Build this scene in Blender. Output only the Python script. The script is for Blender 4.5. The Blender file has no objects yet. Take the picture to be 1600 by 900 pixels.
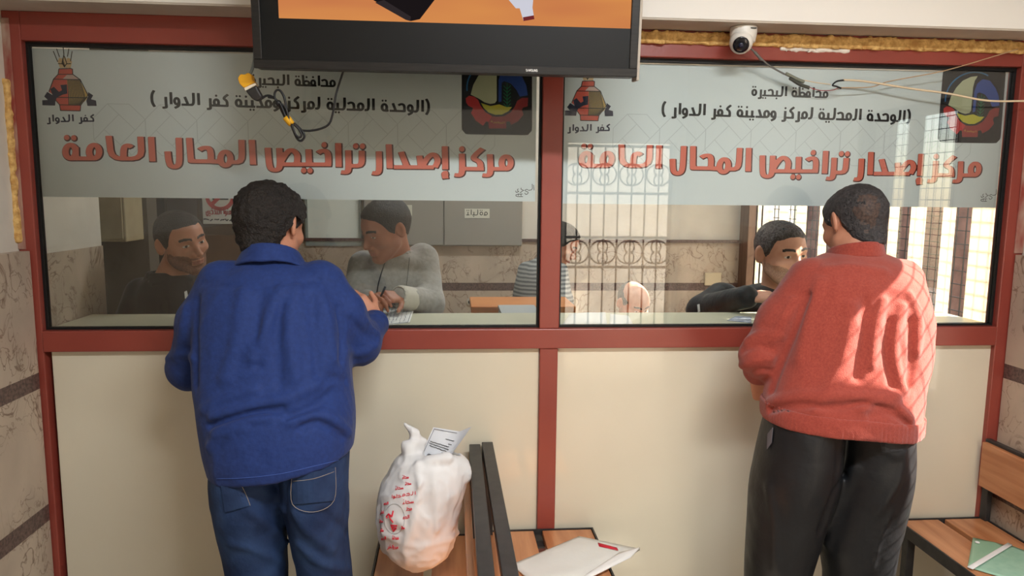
import bpy, bmesh, math, random
import numpy as np
from mathutils import Vector, Matrix

# ------------------------------------------------------------------ camera, world, sun, exposure
SC = bpy.context.scene
COL = SC.collection
F_PX, YAW, PITCH, ROLL = 1125.0, math.radians(4.755), math.radians(7.297), math.radians(0.594)
CAM = np.array([0.0, -2.375, 1.59])
_cy, _sy, _cp, _sp = math.cos(YAW), math.sin(YAW), math.cos(PITCH), math.sin(PITCH)
_fw = np.array([_sy * _cp, _cy * _cp, -_sp])
_rt = np.array([_cy, -_sy, 0.0])
_up = np.cross(_rt, _fw)
_cr, _sr = math.cos(ROLL), math.sin(ROLL)
RT, UP = _cr * _rt + _sr * _up, -_sr * _rt + _cr * _up
cam_d = bpy.data.cameras.new('camera')
cam_d.sensor_width = 36.0
cam_d.lens = F_PX * 36.0 / 1600.0
cam_d.clip_start = 0.05
cam = bpy.data.objects.new('camera', cam_d)
COL.objects.link(cam)
cam.matrix_world = Matrix(((RT[0], UP[0], -_fw[0], CAM[0]), (RT[1], UP[1], -_fw[1], CAM[1]), (RT[2], UP[2], -_fw[2], CAM[2]), (0, 0, 0, 1)))
SC.camera = cam
SC.view_settings.view_transform = 'Standard'
SC.view_settings.look = 'None'
SC.view_settings.gamma = 1.0
SC.view_settings.use_curve_mapping = False
SC.view_settings.exposure = 0.26
SC.cycles.use_denoising = True
SC.cycles.max_bounces = 10
SC.cycles.diffuse_bounces = 5
SC.cycles.transparent_max_bounces = 16
SC.cycles.sample_clamp_indirect = 6.0
SC.cycles.caustics_reflective = False

W = bpy.data.worlds.new('world')
SC.world = W
W.use_nodes = True
wn = W.node_tree
sky = wn.nodes.new('ShaderNodeTexSky')
sky.sky_type = 'NISHITA'
sky.sun_disc = False
sky.sun_elevation = math.radians(36)
sky.sun_rotation = math.radians(115)
wn.links.new(sky.outputs[0], wn.nodes['Background'].inputs[0])
wn.nodes['Background'].inputs[1].default_value = 0.42

sun_d = bpy.data.lights.new('sun', 'SUN')
sun_d.energy = 25.0
sun_d.angle = math.radians(0.6)
sun_d.color = (1.0, 0.93, 0.82)
sun = bpy.data.objects.new('sun', sun_d)
COL.objects.link(sun)
SUN_DIR = Vector((-0.80, 0.10, -0.56)).normalized()
sun.rotation_euler = SUN_DIR.to_track_quat('-Z', 'Y').to_euler()


def area(name, loc, direction, sx, sy, power, color=(1, 1, 1)):
    d = bpy.data.lights.new(name, 'AREA')
    d.shape = 'RECTANGLE'
    d.size, d.size_y, d.energy, d.color = sx, sy, power, color
    o = bpy.data.objects.new(name, d)
    COL.objects.link(o)
    o.location = loc
    o.rotation_euler = Vector(direction).to_track_quat('-Z', 'Y').to_euler()
    return o


def P(px, py, Y):
    """world point seen at photo pixel (px, py) on the upright plane at depth Y"""
    d = _fw * F_PX + RT * (px - 800) + UP * (450 - py)
    return CAM + d * ((Y - CAM[1]) / d[1])


def Q(px, py, z):
    """world point seen at photo pixel on the level plane at height z"""
    d = _fw * F_PX + RT * (px - 800) + UP * (450 - py)
    return CAM + d * ((z - CAM[2]) / d[2])


def QX(px, py, X):
    d = _fw * F_PX + RT * (px - 800) + UP * (450 - py)
    return CAM + d * ((X - CAM[0]) / d[0])


# ------------------------------------------------------------------ materials
def lin(c):
    out = []
    for v in c[:3]:
        v = v / 255.0
        out.append(v / 12.92 if v <= 0.04045 else ((v + 0.055) / 1.055) ** 2.4)
    return (*out, 1.0)


MATS = {}


def mat(name, col, rough=0.6, spec=0.5, metal=0.0, col2=None, scale=20.0, bump=0.0, bscale=None, detail=4.0, sheen=0.0, coat=0.0, sub=0.0, stretch=None, alpha=1.0):
    if name in MATS:
        return MATS[name]
    m = bpy.data.materials.new(name)
    m.use_nodes = True
    nt = m.node_tree
    b = nt.nodes['Principled BSDF']
    b.inputs['Base Color'].default_value = lin(col)
    b.inputs['Roughness'].default_value = rough
    b.inputs['Specular IOR Level'].default_value = spec
    b.inputs['Metallic'].default_value = metal
    b.inputs['Sheen Weight'].default_value = sheen
    b.inputs['Coat Weight'].default_value = coat
    if coat:
        b.inputs['Coat Roughness'].default_value = 0.08
    if sub:
        b.inputs['Subsurface Weight'].default_value = sub
        b.inputs['Subsurface Radius'].default_value = (0.012, 0.005, 0.003)
        b.inputs['Subsurface Scale'].default_value = 0.5
    tc = nt.nodes.new('ShaderNodeTexCoord')
    vec = tc.outputs['Object']
    if stretch:
        mp = nt.nodes.new('ShaderNodeMapping')
        mp.inputs['Scale'].default_value = stretch
        nt.links.new(vec, mp.inputs[0])
        vec = mp.outputs[0]
    if col2:
        n = nt.nodes.new('ShaderNodeTexNoise')
        n.inputs['Scale'].default_value = scale
        n.inputs['Detail'].default_value = detail
        nt.links.new(vec, n.inputs['Vector'])
        r = nt.nodes.new('ShaderNodeValToRGB')
        r.color_ramp.elements[0].position = 0.35
        r.color_ramp.elements[1].position = 0.65
        r.color_ramp.elements[0].color = lin(col)
        r.color_ramp.elements[1].color = lin(col2)
        nt.links.new(n.outputs['Fac'], r.inputs[0])
        nt.links.new(r.outputs[0], b.inputs['Base Color'])
    if bump:
        n2 = nt.nodes.new('ShaderNodeTexNoise')
        n2.inputs['Scale'].default_value = bscale or scale
        n2.inputs['Detail'].default_value = 5
        nt.links.new(vec, n2.inputs['Vector'])
        bp = nt.nodes.new('ShaderNodeBump')
        bp.inputs['Strength'].default_value = bump
        bp.inputs['Distance'].default_value = 0.01
        nt.links.new(n2.outputs['Fac'], bp.inputs['Height'])
        nt.links.new(bp.outputs[0], b.inputs['Normal'])
    MATS[name] = m
    return m


def emit(name, col, strength=1.0, col2=None, scale=3.0, stretch=(1, 1, 1)):
    m = bpy.data.materials.new(name)
    m.use_nodes = True
    nt = m.node_tree
    nt.nodes.clear()
    o = nt.nodes.new('ShaderNodeOutputMaterial')
    e = nt.nodes.new('ShaderNodeEmission')
    e.inputs[0].default_value = lin(col)
    e.inputs[1].default_value = strength
    nt.links.new(e.outputs[0], o.inputs[0])
    if col2:
        tc = nt.nodes.new('ShaderNodeTexCoord')
        mp = nt.nodes.new('ShaderNodeMapping')
        mp.inputs['Scale'].default_value = stretch
        mp.inputs['Rotation'].default_value = (0, 0.5, 0)
        n = nt.nodes.new('ShaderNodeTexNoise')
        n.inputs['Scale'].default_value = scale
        r = nt.nodes.new('ShaderNodeValToRGB')
        r.color_ramp.elements[0].position = 0.3
        r.color_ramp.elements[1].position = 0.7
        r.color_ramp.elements[0].color = lin(col)
        r.color_ramp.elements[1].color = lin(col2)
        nt.links.new(tc.outputs['Object'], mp.inputs[0])
        nt.links.new(mp.outputs[0], n.inputs['Vector'])
        nt.links.new(n.outputs['Fac'], r.inputs[0])
        nt.links.new(r.outputs[0], e.inputs[0])
    return m


def glass_mat(name, tint=(0.93, 0.96, 0.94), ior=1.5, gain=1.0):
    m = bpy.data.materials.new(name)
    m.use_nodes = True
    nt = m.node_tree
    nt.nodes.clear()
    o = nt.nodes.new('ShaderNodeOutputMaterial')
    mx = nt.nodes.new('ShaderNodeMixShader')
    fr = nt.nodes.new('ShaderNodeFresnel')
    fr.inputs['IOR'].default_value = ior
    tr = nt.nodes.new('ShaderNodeBsdfTransparent')
    tr.inputs[0].default_value = (*tint, 1)
    gl = nt.nodes.new('ShaderNodeBsdfGlossy')
    gl.inputs['Roughness'].default_value = 0.0
    nt.links.new(fr.outputs[0], mx.inputs[0])
    nt.links.new(tr.outputs[0], mx.inputs[1])
    nt.links.new(gl.outputs[0], mx.inputs[2])
    nt.links.new(mx.outputs[0], o.inputs[0])
    return m


def tile_mat(name, base, vein, scale=7.0):
    """travertine: cloudy stone with thin wandering cracks"""
    m = bpy.data.materials.new(name)
    m.use_nodes = True
    nt = m.node_tree
    L = nt.links.new
    b = nt.nodes['Principled BSDF']
    b.inputs['Roughness'].default_value = 0.42
    tc = nt.nodes.new('ShaderNodeTexCoord')

    def noise(sc, det, dist, off):
        mp = nt.nodes.new('ShaderNodeMapping')
        mp.inputs['Location'].default_value = (off, off, off)
        mp.inputs['Scale'].default_value = (1, 1, .8)
        n = nt.nodes.new('ShaderNodeTexNoise')
        n.inputs['Scale'].default_value = sc
        n.inputs['Detail'].default_value = det
        n.inputs['Distortion'].default_value = dist
        L(tc.outputs['Object'], mp.inputs[0])
        L(mp.outputs[0], n.inputs['Vector'])
        return n.outputs['Fac']

    def ramp(src, stops):
        r = nt.nodes.new('ShaderNodeValToRGB')
        while len(r.color_ramp.elements) < len(stops):
            r.color_ramp.elements.new(.5)
        for e, (p, v) in zip(r.color_ramp.elements, stops):
            e.position = p
            e.color = v if not isinstance(v, float) else (v, v, v, 1)
        L(src, r.inputs[0])
        return r.outputs[0]
    dk = tuple(c * .80 for c in lin(base)[:3]) + (1,)
    cloud = ramp(noise(6, 7, .4, 0), [(.35, dk), (.65, lin(base))])
    prev = cloud
    for k, (sc, off) in enumerate(((scale * .45, 3.1), (scale * .8, 7.7))):
        line = ramp(noise(sc, 3, 1.6, off), [(.478, 0.0), (.496, 1.0), (.504, 1.0), (.522, 0.0)])
        mask = ramp(noise(5, 3, 0, off + 5), [(.46, 0.0), (.56, .75)])
        mul = nt.nodes.new('ShaderNodeMath')
        mul.operation = 'MULTIPLY'
        L(line, mul.inputs[0])
        L(mask, mul.inputs[1])
        mix = nt.nodes.new('ShaderNodeMixRGB')
        mix.inputs[2].default_value = lin(vein)
        L(mul.outputs[0], mix.inputs[0])
        L(prev, mix.inputs[1])
        prev = mix.outputs[0]
    L(prev, b.inputs['Base Color'])
    return m


def wood_mat(name, c1, c2, axis=1):
    st = [14.0, 14.0, 14.0]
    st[axis] = 1.1
    return mat(name, c1, 0.38, 0.5, col2=c2, scale=2.2, detail=6, stretch=tuple(st), coat=0.3)


# ------------------------------------------------------------------ object helpers
def tag(o, label=None, cat=None, group=None, kind=None):
    if label: o['label'] = label
    if cat: o['category'] = cat
    if group: o['group'] = group
    if kind: o['kind'] = kind
    return o


def thing(name, label, cat, loc=(0, 0, 0), group=None, kind=None):
    o = bpy.data.objects.new(name, None)
    o.empty_display_size = 0.05
    COL.objects.link(o)
    o.location = Vector([float(v) for v in loc])
    return tag(o, label, cat, group, kind)


def obj(name, me, m=None, parent=None):
    if isinstance(me, bmesh.types.BMesh):
        d = bpy.data.meshes.new(name)
        me.normal_update()
        me.to_mesh(d)
        me.free()
        me = d
    o = bpy.data.objects.new(name, me)
    COL.objects.link(o)
    if m is not None:
        for k in (m if isinstance(m, (list, tuple)) else [m]):
            me.materials.append(k)
    if parent:
        # geometry is written in world coordinates: keep it there
        o.parent = parent
        p, off = parent, Vector((0, 0, 0))
        while p:
            off += p.location
            p = p.parent
        o.location = -off
    return o


def struct(name, me, m, parent=None):
    o = obj(name, me, m, parent)
    if not parent:
        o['kind'] = 'structure'
    return o


def hexa(bm, c8):
    v = [bm.verts.new([float(t) for t in c]) for c in c8]
    for f in ((0, 3, 2, 1), (4, 5, 6, 7), (0, 1, 5, 4), (1, 2, 6, 5), (2, 3, 7, 6), (3, 0, 4, 7)):
        bm.faces.new([v[i] for i in f])
    return v


def box(bm, x0, x1, y0, y1, z0, z1):
    x0, x1 = min(x0, x1), max(x0, x1)
    y0, y1 = min(y0, y1), max(y0, y1)
    z0, z1 = min(z0, z1), max(z0, z1)
    hexa(bm, [(x0, y0, z0), (x1, y0, z0), (x1, y1, z0), (x0, y1, z0), (x0, y0, z1), (x1, y0, z1), (x1, y1, z1), (x0, y1, z1)])


def bevel(bm, w=0.003, seg=2):
    bmesh.ops.bevel(bm, geom=list(bm.edges), offset=w, segments=seg, affect='EDGES', profile=0.5)


def boxm(x0, x1, y0, y1, z0, z1, bv=0.0, seg=2):
    bm = bmesh.new()
    box(bm, x0, x1, y0, y1, z0, z1)
    if bv:
        bevel(bm, bv, seg)
    return bm


def spline(pts, n=10):
    pts = [np.array(p, float) for p in pts]
    if len(pts) < 3:
        return pts
    out = []
    for i in range(len(pts) - 1):
        p0 = pts[max(i - 1, 0)]
        p1, p2 = pts[i], pts[i + 1]
        p3 = pts[min(i + 2, len(pts) - 1)]
        for k in range(n):
            t = k / n
            out.append(0.5 * ((2 * p1) + (-p0 + p2) * t + (2 * p0 - 5 * p1 + 4 * p2 - p3) * t * t + (-p0 + 3 * p1 - 3 * p2 + p3) * t ** 3))
    out.append(pts[-1])
    return out


def tube(bm, pts, r, seg=8, cap=True):
    pts = [Vector([float(t) for t in p]) for p in pts]
    rs = r if isinstance(r, (list, tuple, np.ndarray)) else [r] * len(pts)
    rings = []
    nrm = None
    for i, p in enumerate(pts):
        t = (pts[min(i + 1, len(pts) - 1)] - pts[max(i - 1, 0)])
        if t.length < 1e-9:
            t = Vector((0, 0, 1))
        t.normalize()
        if nrm is None:
            nrm = t.orthogonal().normalized()
        else:
            nrm = (nrm - t * nrm.dot(t))
            nrm = nrm.normalized() if nrm.length > 1e-6 else t.orthogonal().normalized()
        b = t.cross(nrm)
        rings.append([bm.verts.new(p + (nrm * math.cos(2 * math.pi * k / seg) + b * math.sin(2 * math.pi * k / seg)) * float(rs[i])) for k in range(seg)])
    for a, b in zip(rings, rings[1:]):
        for k in range(seg):
            bm.faces.new((a[k], a[(k + 1) % seg], b[(k + 1) % seg], b[k]))
    if cap:
        bm.faces.new(list(reversed(rings[0])))
        bm.faces.new(rings[-1])


def lathe(bm, prof, c, axis=(0, 0, 1), seg=32):
    """prof: list of (radius, height along axis)"""
    ax = Vector(axis).normalized()
    u = ax.orthogonal().normalized()
    v = ax.cross(u)
    c = Vector([float(t) for t in c])
    rings = []
    for r, h in prof:
        r = max(r, 1e-5)
        rings.append([bm.verts.new(c + ax * h + (u * math.cos(2 * math.pi * k / seg) + v * math.sin(2 * math.pi * k / seg)) * r) for k in range(seg)])
    for a, b in zip(rings, rings[1:]):
        for k in range(seg):
            bm.faces.new((a[k], a[(k + 1) % seg], b[(k + 1) % seg], b[k]))
    bm.faces.new(list(reversed(rings[0])))
    bm.faces.new(rings[-1])


def smooth(o, ang=None):
    for p in o.data.polygons:
        p.use_smooth = True
    return o


def plate(bm, pts, y0, y1):
    """upright plate from (x, z) outline between depths y0 (front) and y1"""
    a = [bm.verts.new((float(x), float(y0), float(z))) for x, z in pts]
    b = [bm.verts.new((float(x), float(y1), float(z))) for x, z in pts]
    n = len(pts)
    area2 = sum(pts[i][0] * pts[(i + 1) % n][1] - pts[(i + 1) % n][0] * pts[i][1] for i in range(n))
    if area2 < 0:
        a.reverse()
        b.reverse()
    bm.faces.new(a)
    bm.faces.new(list(reversed(b)))
    for i in range(n):
        bm.faces.new((a[(i + 1) % n], a[i], b[i], b[(i + 1) % n]))
    bmesh.ops.recalc_face_normals(bm, faces=bm.faces[-(n + 2):]) if False else None


# ------------------------------------------------------------------ pen lettering
def chaikin(pts, closed=False, it=2, q=0.25):
    pts = [np.array(p, float) for p in pts]
    for _ in range(it):
        out = [] if closed else [pts[0]]
        n = len(pts)
        for i in range(n if closed else n - 1):
            a, b = pts[i], pts[(i + 1) % n]
            if closed or 0 < i:
                out.append(a * (1 - q) + b * q)
            if closed or i < n - 2:
                out.append(a * q + b * (1 - q))
        if not closed:
            out.append(pts[-1])
        pts = out
    return pts


def ring(cx, cy, rx, ry, n=24):
    return ('o', [(cx + rx * math.cos(2 * math.pi * k / n), cy + ry * math.sin(2 * math.pi * k / n)) for k in range(n)])


def pen(bm, strokes, hw, ratio, to3, extra=0.0, off=(0, 0), cell=None):
    """strokes in plane coordinates (x, z) drawn with a flat nib (half-width hw across, hw/ratio high) into one
    clean outline by marching squares; to3 maps (x, z) to world"""
    R, h = ratio, hw + extra
    prim = []
    for kind, pts in strokes:
        if kind == 'f':
            bm.faces.new([bm.verts.new([float(t) for t in to3(p[0] + off[0], p[1] + off[1])]) for p in pts])
        elif kind == 'd':
            prim.append((np.array((pts[0], pts[1] * R)), None, pts[2] + extra, 0, 0, True))
        else:
            q = [np.array((p[0], p[1] * R)) for p in pts]
            n = len(q)
            closed = kind == 'o'
            for i in range(n if closed else n - 1):
                prim.append((q[i], q[(i + 1) % n], h, (not closed and i == 0), (not closed and i == n - 2), False))
    if not prim:
        return
    c = cell or max(.0004, min(hw, hw / ratio) * .4)
    mx = max(p[2] for p in prim) * max(1, R) + 3 * c
    al = np.array([p[0] for p in prim] + [p[1] for p in prim if p[1] is not None])
    x0, z0 = al[:, 0].min() - mx, al[:, 1].min() / R - mx
    nx, nz = int((al[:, 0].max() + mx - x0) / c) + 2, int((al[:, 1].max() / R + mx - z0) / c) + 2
    G = np.full((nx, nz), 1.0)
    for pa, pb, r, e0, e1, disc in prim:
        pe = pa if pb is None else pb
        m = r + 2 * c
        i0, i1 = int((min(pa[0], pe[0]) - m - x0) / c), int((max(pa[0], pe[0]) + m - x0) / c) + 2
        rz = m if not disc else m * max(R, 1)
        j0, j1 = int(((min(pa[1], pe[1]) / R - rz - z0)) / c), int(((max(pa[1], pe[1]) / R + rz - z0)) / c) + 2
        i0, j0 = max(i0, 0), max(j0, 0)
        X = (x0 + c * np.arange(i0, min(i1, nx)))[:, None]
        Z = (z0 + c * np.arange(j0, min(j1, nz)))[None, :]
        if disc:
            d = np.sqrt((X - pa[0]) ** 2 + (Z - pa[1] / R) ** 2) - r
        else:
            Z = Z * R
            v = pb - pa
            L = math.hypot(*v)
            if L < 1e-9:
                continue
            v = v / L
            t = (X - pa[0]) * v[0] + (Z - pa[1]) * v[1]
            s = np.abs((Z - pa[1]) * v[0] - (X - pa[0]) * v[1])
            over = np.maximum(-t, t - L)
            d = np.sqrt(np.maximum(over, 0) ** 2 + s * s) - r
            if e0:
                d = np.maximum(d, -t - extra)
            if e1:
                d = np.maximum(d, t - L - extra)
        sl = G[i0:i0 + d.shape[0], j0:j0 + d.shape[1]]
        np.minimum(sl, d, out=sl)
    ins = G < 0
    cnt = ins[:-1, :-1].astype(np.int8) + ins[1:, :-1] + ins[:-1, 1:] + ins[1:, 1:]
    W3 = lambda x, z: bm.verts.new([float(t) for t in to3(x0 + c * x + off[0], z0 + c * z + off[1])])
    full = cnt == 4
    for i in range(full.shape[0]):
        col = full[i]
        if not col.any():
            continue
        e = np.flatnonzero(np.diff(np.concatenate([[0], col.astype(np.int8), [0]])))
        for a, b in zip(e[::2], e[1::2]):
            bm.faces.new((W3(i, a), W3(i + 1, a), W3(i + 1, b), W3(i, b)))
    for i, j in zip(*np.nonzero((cnt > 0) & (cnt < 4))):
        cs = [(i, j), (i + 1, j), (i + 1, j + 1), (i, j + 1)]
        vs = [G[k] for k in cs]
        poly = []
        for k in range(4):
            a, b, va, vb = cs[k], cs[(k + 1) % 4], vs[k], vs[(k + 1) % 4]
            if va < 0:
                poly.append(a)
            if (va < 0) != (vb < 0):
                t = va / (va - vb)
                poly.append((a[0] + (b[0] - a[0]) * t, a[1] + (b[1] - a[1]) * t))
        if len(poly) > 2:
            bm.faces.new([W3(*q) for q in poly])


def pen_quads(bm, strokes, h, to3):
    """very fine lines as separate staggered ribbons"""
    k = 0
    for kind, pts in strokes:
        q = [np.array(p, float) for p in pts]
        n = len(q)
        for i in range(n if kind == 'o' else n - 1):
            a, b = q[i], q[(i + 1) % n]
            d = b - a
            L = np.linalg.norm(d)
            if L < 1e-9:
                continue
            nn = np.array((-d[1], d[0])) / L * h
            k += 1
            vs = []
            for c in (a - nn, b - nn, b + nn, a + nn):
                w = to3(c[0], c[1])
                vs.append(bm.verts.new((float(w[0]), float(w[1]) - 1e-5 * (k % 13), float(w[2]))))
            bm.faces.new(vs)


def S(*pts, it=2, q=0.25):
    return ('s', chaikin(pts, False, it, q))


def D(x, z, r):
    return ('d', (x, z, r))


# letter pieces: x grows to the left from the right edge of the letter, baseline 0, alef height 1
_b = lambda w: S((0, 0), (w, 0))
GL = {
    'A': (.34, [S((.13, 1), (.13, 0))]),
    'a': (.36, [S((0, 0), (.14, 0), (.14, 1))]),
    'l': (.42, [S((.13, 1), (.13, 0), (.42, 0))]),
    'L': (.72, [S((.13, 1), (.13, -.15), (.33, -.42), (.55, -.15), (.55, .4))]),
    'm': (.58, [ring(.27, .27, .17, .27), S((.27, 0), (.58, 0))]),
    'M': (.52, [_b(.52), ring(.26, .1, .17, .26)]),
    'r': (.46, [S((.14, .6), (.14, -.1), (.1, -.28), (.4, -.3))]),
    'R': (.46, [S((0, 0), (.14, 0)), S((.14, .6), (.14, -.1), (.14, -.28), (.4, -.3))]),
    'Z': (.46, [S((0, 0), (.14, 0)), S((.14, .6), (.14, -.1), (.14, -.28), (.4, -.3)), D(.14, .84, .1)]),
    'k': (.6, [S((.06, .95), (.42, .62), (.14, .42), (.14, 0), (.14, 0), (.6, 0))]),
    'w': (.5, [ring(.25, .27, .15, .25), S((.1, .25), (.1, -.12), (.42, -.3))]),
    'h': (.68, [S((.6, .48), (.36, .62), (.16, .5), (.16, 0), (.16, 0), (.68, 0))]),
    'H': (.68, [_b(.2), S((.6, .48), (.36, .62), (.16, .5), (.16, 0), (.16, 0), (.68, 0))]),
    'x': (.68, [S((.6, .48), (.36, .62), (.16, .5), (.16, 0), (.16, 0), (.68, 0)), D(.34, .86, .1)]),
    'X': (.68, [_b(.2), S((.6, .48), (.36, .62), (.16, .5), (.16, 0), (.16, 0), (.68, 0)), D(.34, .86, .1)]),
    'd': (.6, [_b(.54), S((.3, .65), (.1, .02))]),
    'e': (.6, [_b(.3), ring(.3, .27, .17, .27), D(.2, .84, .09), D(.42, .84, .09)]),
    'E': (.6, [ring(.28, .27, .17, .27), D(.2, .84, .09), D(.42, .84, .09)]),
    'y': (.42, [_b(.42), S((.2, .55), (.2, 0)), D(.12, -.26, .09), D(.34, -.26, .09)]),
    'n': (.42, [_b(.42), S((.2, .55), (.2, 0)), D(.2, .82, .1)]),
    'N': (.7, [S((.14, .55), (.14, -.1), (.34, -.36), (.56, -.1), (.56, .4)), D(.34, .3, .1)]),
    'b': (.42, [_b(.42), S((.2, .55), (.2, 0)), D(.22, -.26, .1)]),
    't': (.42, [_b(.42), S((.2, .55), (.2, 0)), D(.1, .82, .09), D(.32, .82, .09)]),
    'f': (.54, [_b(.54), ring(.27, .27, .15, .24), D(.27, .82, .1)]),
    'z': (.7, [_b(.7), ring(.28, .22, .22, .2), S((.56, 1), (.52, 0)), D(.26, .8, .1)]),
    's': (.7, [_b(.7), S((.12, .4), (.12, 0)), S((.34, .4), (.34, 0)), S((.56, .4), (.56, 0))]),
    'c': (.6, [_b(.6), S((.16, .45), (.32, .62), (.5, .4), (.42, 0))]),
    '(': (.4, [S((.28, 1.1), (.1, .75), (.1, .1), (.28, -.25))]),
    ')': (.4, [S((.1, 1.1), (.28, .75), (.28, .1), (.1, -.25))]),
    '|': (.2, [S((.08, .9), (.08, .1))]),
    'Y': (.7, [S((.1, .3), (.3, .3), (.14, .02), (.14, -.2), (.5, -.3), (.6, 0)), D(.24, -.55, .08), D(.44, -.55, .08)]),
    ' ': (.34, []),
}
T_GOV = 'mHafze AlbHyrE'.replace('mHafze', 'mHAfze')


def words(seq):
    out, x = [], 0.0
    for ch in seq:
        w, st = GL[ch]
        for kind, pts in st:
            if kind == 'd':
                out.append(('d', (x + pts[0], pts[1], pts[2])))
            else:
                out.append((kind, [(x + p[0], p[1]) for p in pts]))
        x += w
    return out, x


def text_in(bm, seq, xr, xl, zr, zl, height, to3, nib=.1, ratio=1.35, extra=0.0):
    """fit a right-to-left line between xr (right end) and xl (left end)"""
    st, wid = words(seq)
    k = (xr - xl) / wid
    out = []
    for kind, pts in st:
        if kind == 'd':
            out.append(('d', (xr - pts[0] * k, zr + (zl - zr) * pts[0] / wid + pts[1] * height, pts[2] * height)))
        else:
            out.append((kind, [(xr - p[0] * k, zr + (zl - zr) * p[0] / wid + p[1] * height) for p in pts]))
    pen(bm, out, nib * height, ratio, to3, extra)


# ------------------------------------------------------------------ implicit surfaces meshed by surface nets
def v3(*a):
    return np.array(a, np.float64)


def smin(a, b, k):
    h = np.clip(0.5 + 0.5 * (b - a) / k, 0, 1)
    return b * (1 - h) + a * h - k * h * (1 - h)


def smax(a, b, k):
    return -smin(-a, -b, k)


def cap(p, a, b, ra, rb):
    a, b = np.asarray(a, float), np.asarray(b, float)
    ba = b - a
    pa = p - a
    t = np.clip(pa @ ba / max(ba @ ba, 1e-12), 0, 1)
    d = pa - t[:, None] * ba
    return np.sqrt((d * d).sum(1)) - (ra + (rb - ra) * t)


def ell(p, c, r):
    q = (p - np.asarray(c)) / np.asarray(r)
    k0 = np.sqrt((q * q).sum(1))
    q2 = q / np.asarray(r)
    k1 = np.sqrt((q2 * q2).sum(1)) + 1e-9
    return k0 * (k0 - 1.0) / k1


def polyd(p, pts):
    d = None
    for a, b in zip(pts, pts[1:]):
        e = cap(p, a, b, 0, 0)
        d = e if d is None else np.minimum(d, e)
    return d


class Loft:
    """stack of level ovals: rows of (z, cx, cy, a, b)"""

    def __init__(self, rows, zlo=None, zhi=None, n=2.3, sm=6):
        rows = np.array(sorted(rows, key=lambda r: r[0]), float)
        z = np.linspace(rows[0, 0], rows[-1, 0], 160)
        self.z = z
        ker = np.exp(-0.5 * (np.arange(-3 * sm, 3 * sm + 1) / sm) ** 2) if sm else np.array([1.0])
        ker /= ker.sum()
        self.c = []
        for j in range(1, 5):
            v = np.interp(z, rows[:, 0], rows[:, j])
            if sm:
                pad = np.concatenate([2 * v[0] - v[3 * sm:0:-1], v, 2 * v[-1] - v[-2:-3 * sm - 2:-1]])
                v = np.convolve(pad, ker, 'valid')
            self.c.append(v)
        self.lo = rows[0, 0] if zlo is None else zlo
        self.hi = rows[-1, 0] if zhi is None else zhi
        self.n = n

    def __call__(self, p, kc=0.02, tilt=None):
        cx, cy, a, b = [np.interp(p[:, 2], self.z, v) for v in self.c]
        x, y = np.abs(p[:, 0] - cx) / a, np.abs(p[:, 1] - cy) / b
        k = (x ** self.n + y ** self.n + 1e-12) ** (1 / self.n)
        g = np.sqrt((x / a) ** 2 + (y / b) ** 2) + 1e-9
        r = np.sqrt(x * x + y * y) + 1e-9
        d = (k - 1) * r / np.maximum(g, 1e-6)
        d = np.where(k < 0.3, (k - 1) * np.minimum(a, b), d)
        d = smax(d, p[:, 2] - self.hi, kc)
        d = smax(d, self.lo - p[:, 2] if tilt is None else tilt(p) - p[:, 2], 0.008)
        return d


_RS = np.random.RandomState(4)
_G = _RS.rand(32, 32, 32)


def vnoise(p, s):
    q = p * s
    i = np.floor(q).astype(int)
    f = q - i
    f = f * f * (3 - 2 * f)
    i0, i1 = i & 31, (i + 1) & 31
    r = 0
    for dx in (0, 1):
        wx = f[:, 0] if dx else 1 - f[:, 0]
        ix = i1[:, 0] if dx else i0[:, 0]
        for dy in (0, 1):
            wy = f[:, 1] if dy else 1 - f[:, 1]
            iy = i1[:, 1] if dy else i0[:, 1]
            for dz in (0, 1):
                wz = f[:, 2] if dz else 1 - f[:, 2]
                iz = i1[:, 2] if dz else i0[:, 2]
                r = r + wx * wy * wz * _G[ix, iy, iz]
    return r - 0.5


def axis_grid(lo, hi, step, fine):
    xs = [lo]
    while xs[-1] < hi:
        s = step
        for a, b, h in fine:
            if a - s < xs[-1] < b:
                s = min(s, h)
        xs.append(xs[-1] + s)
    return np.array(xs)


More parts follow.
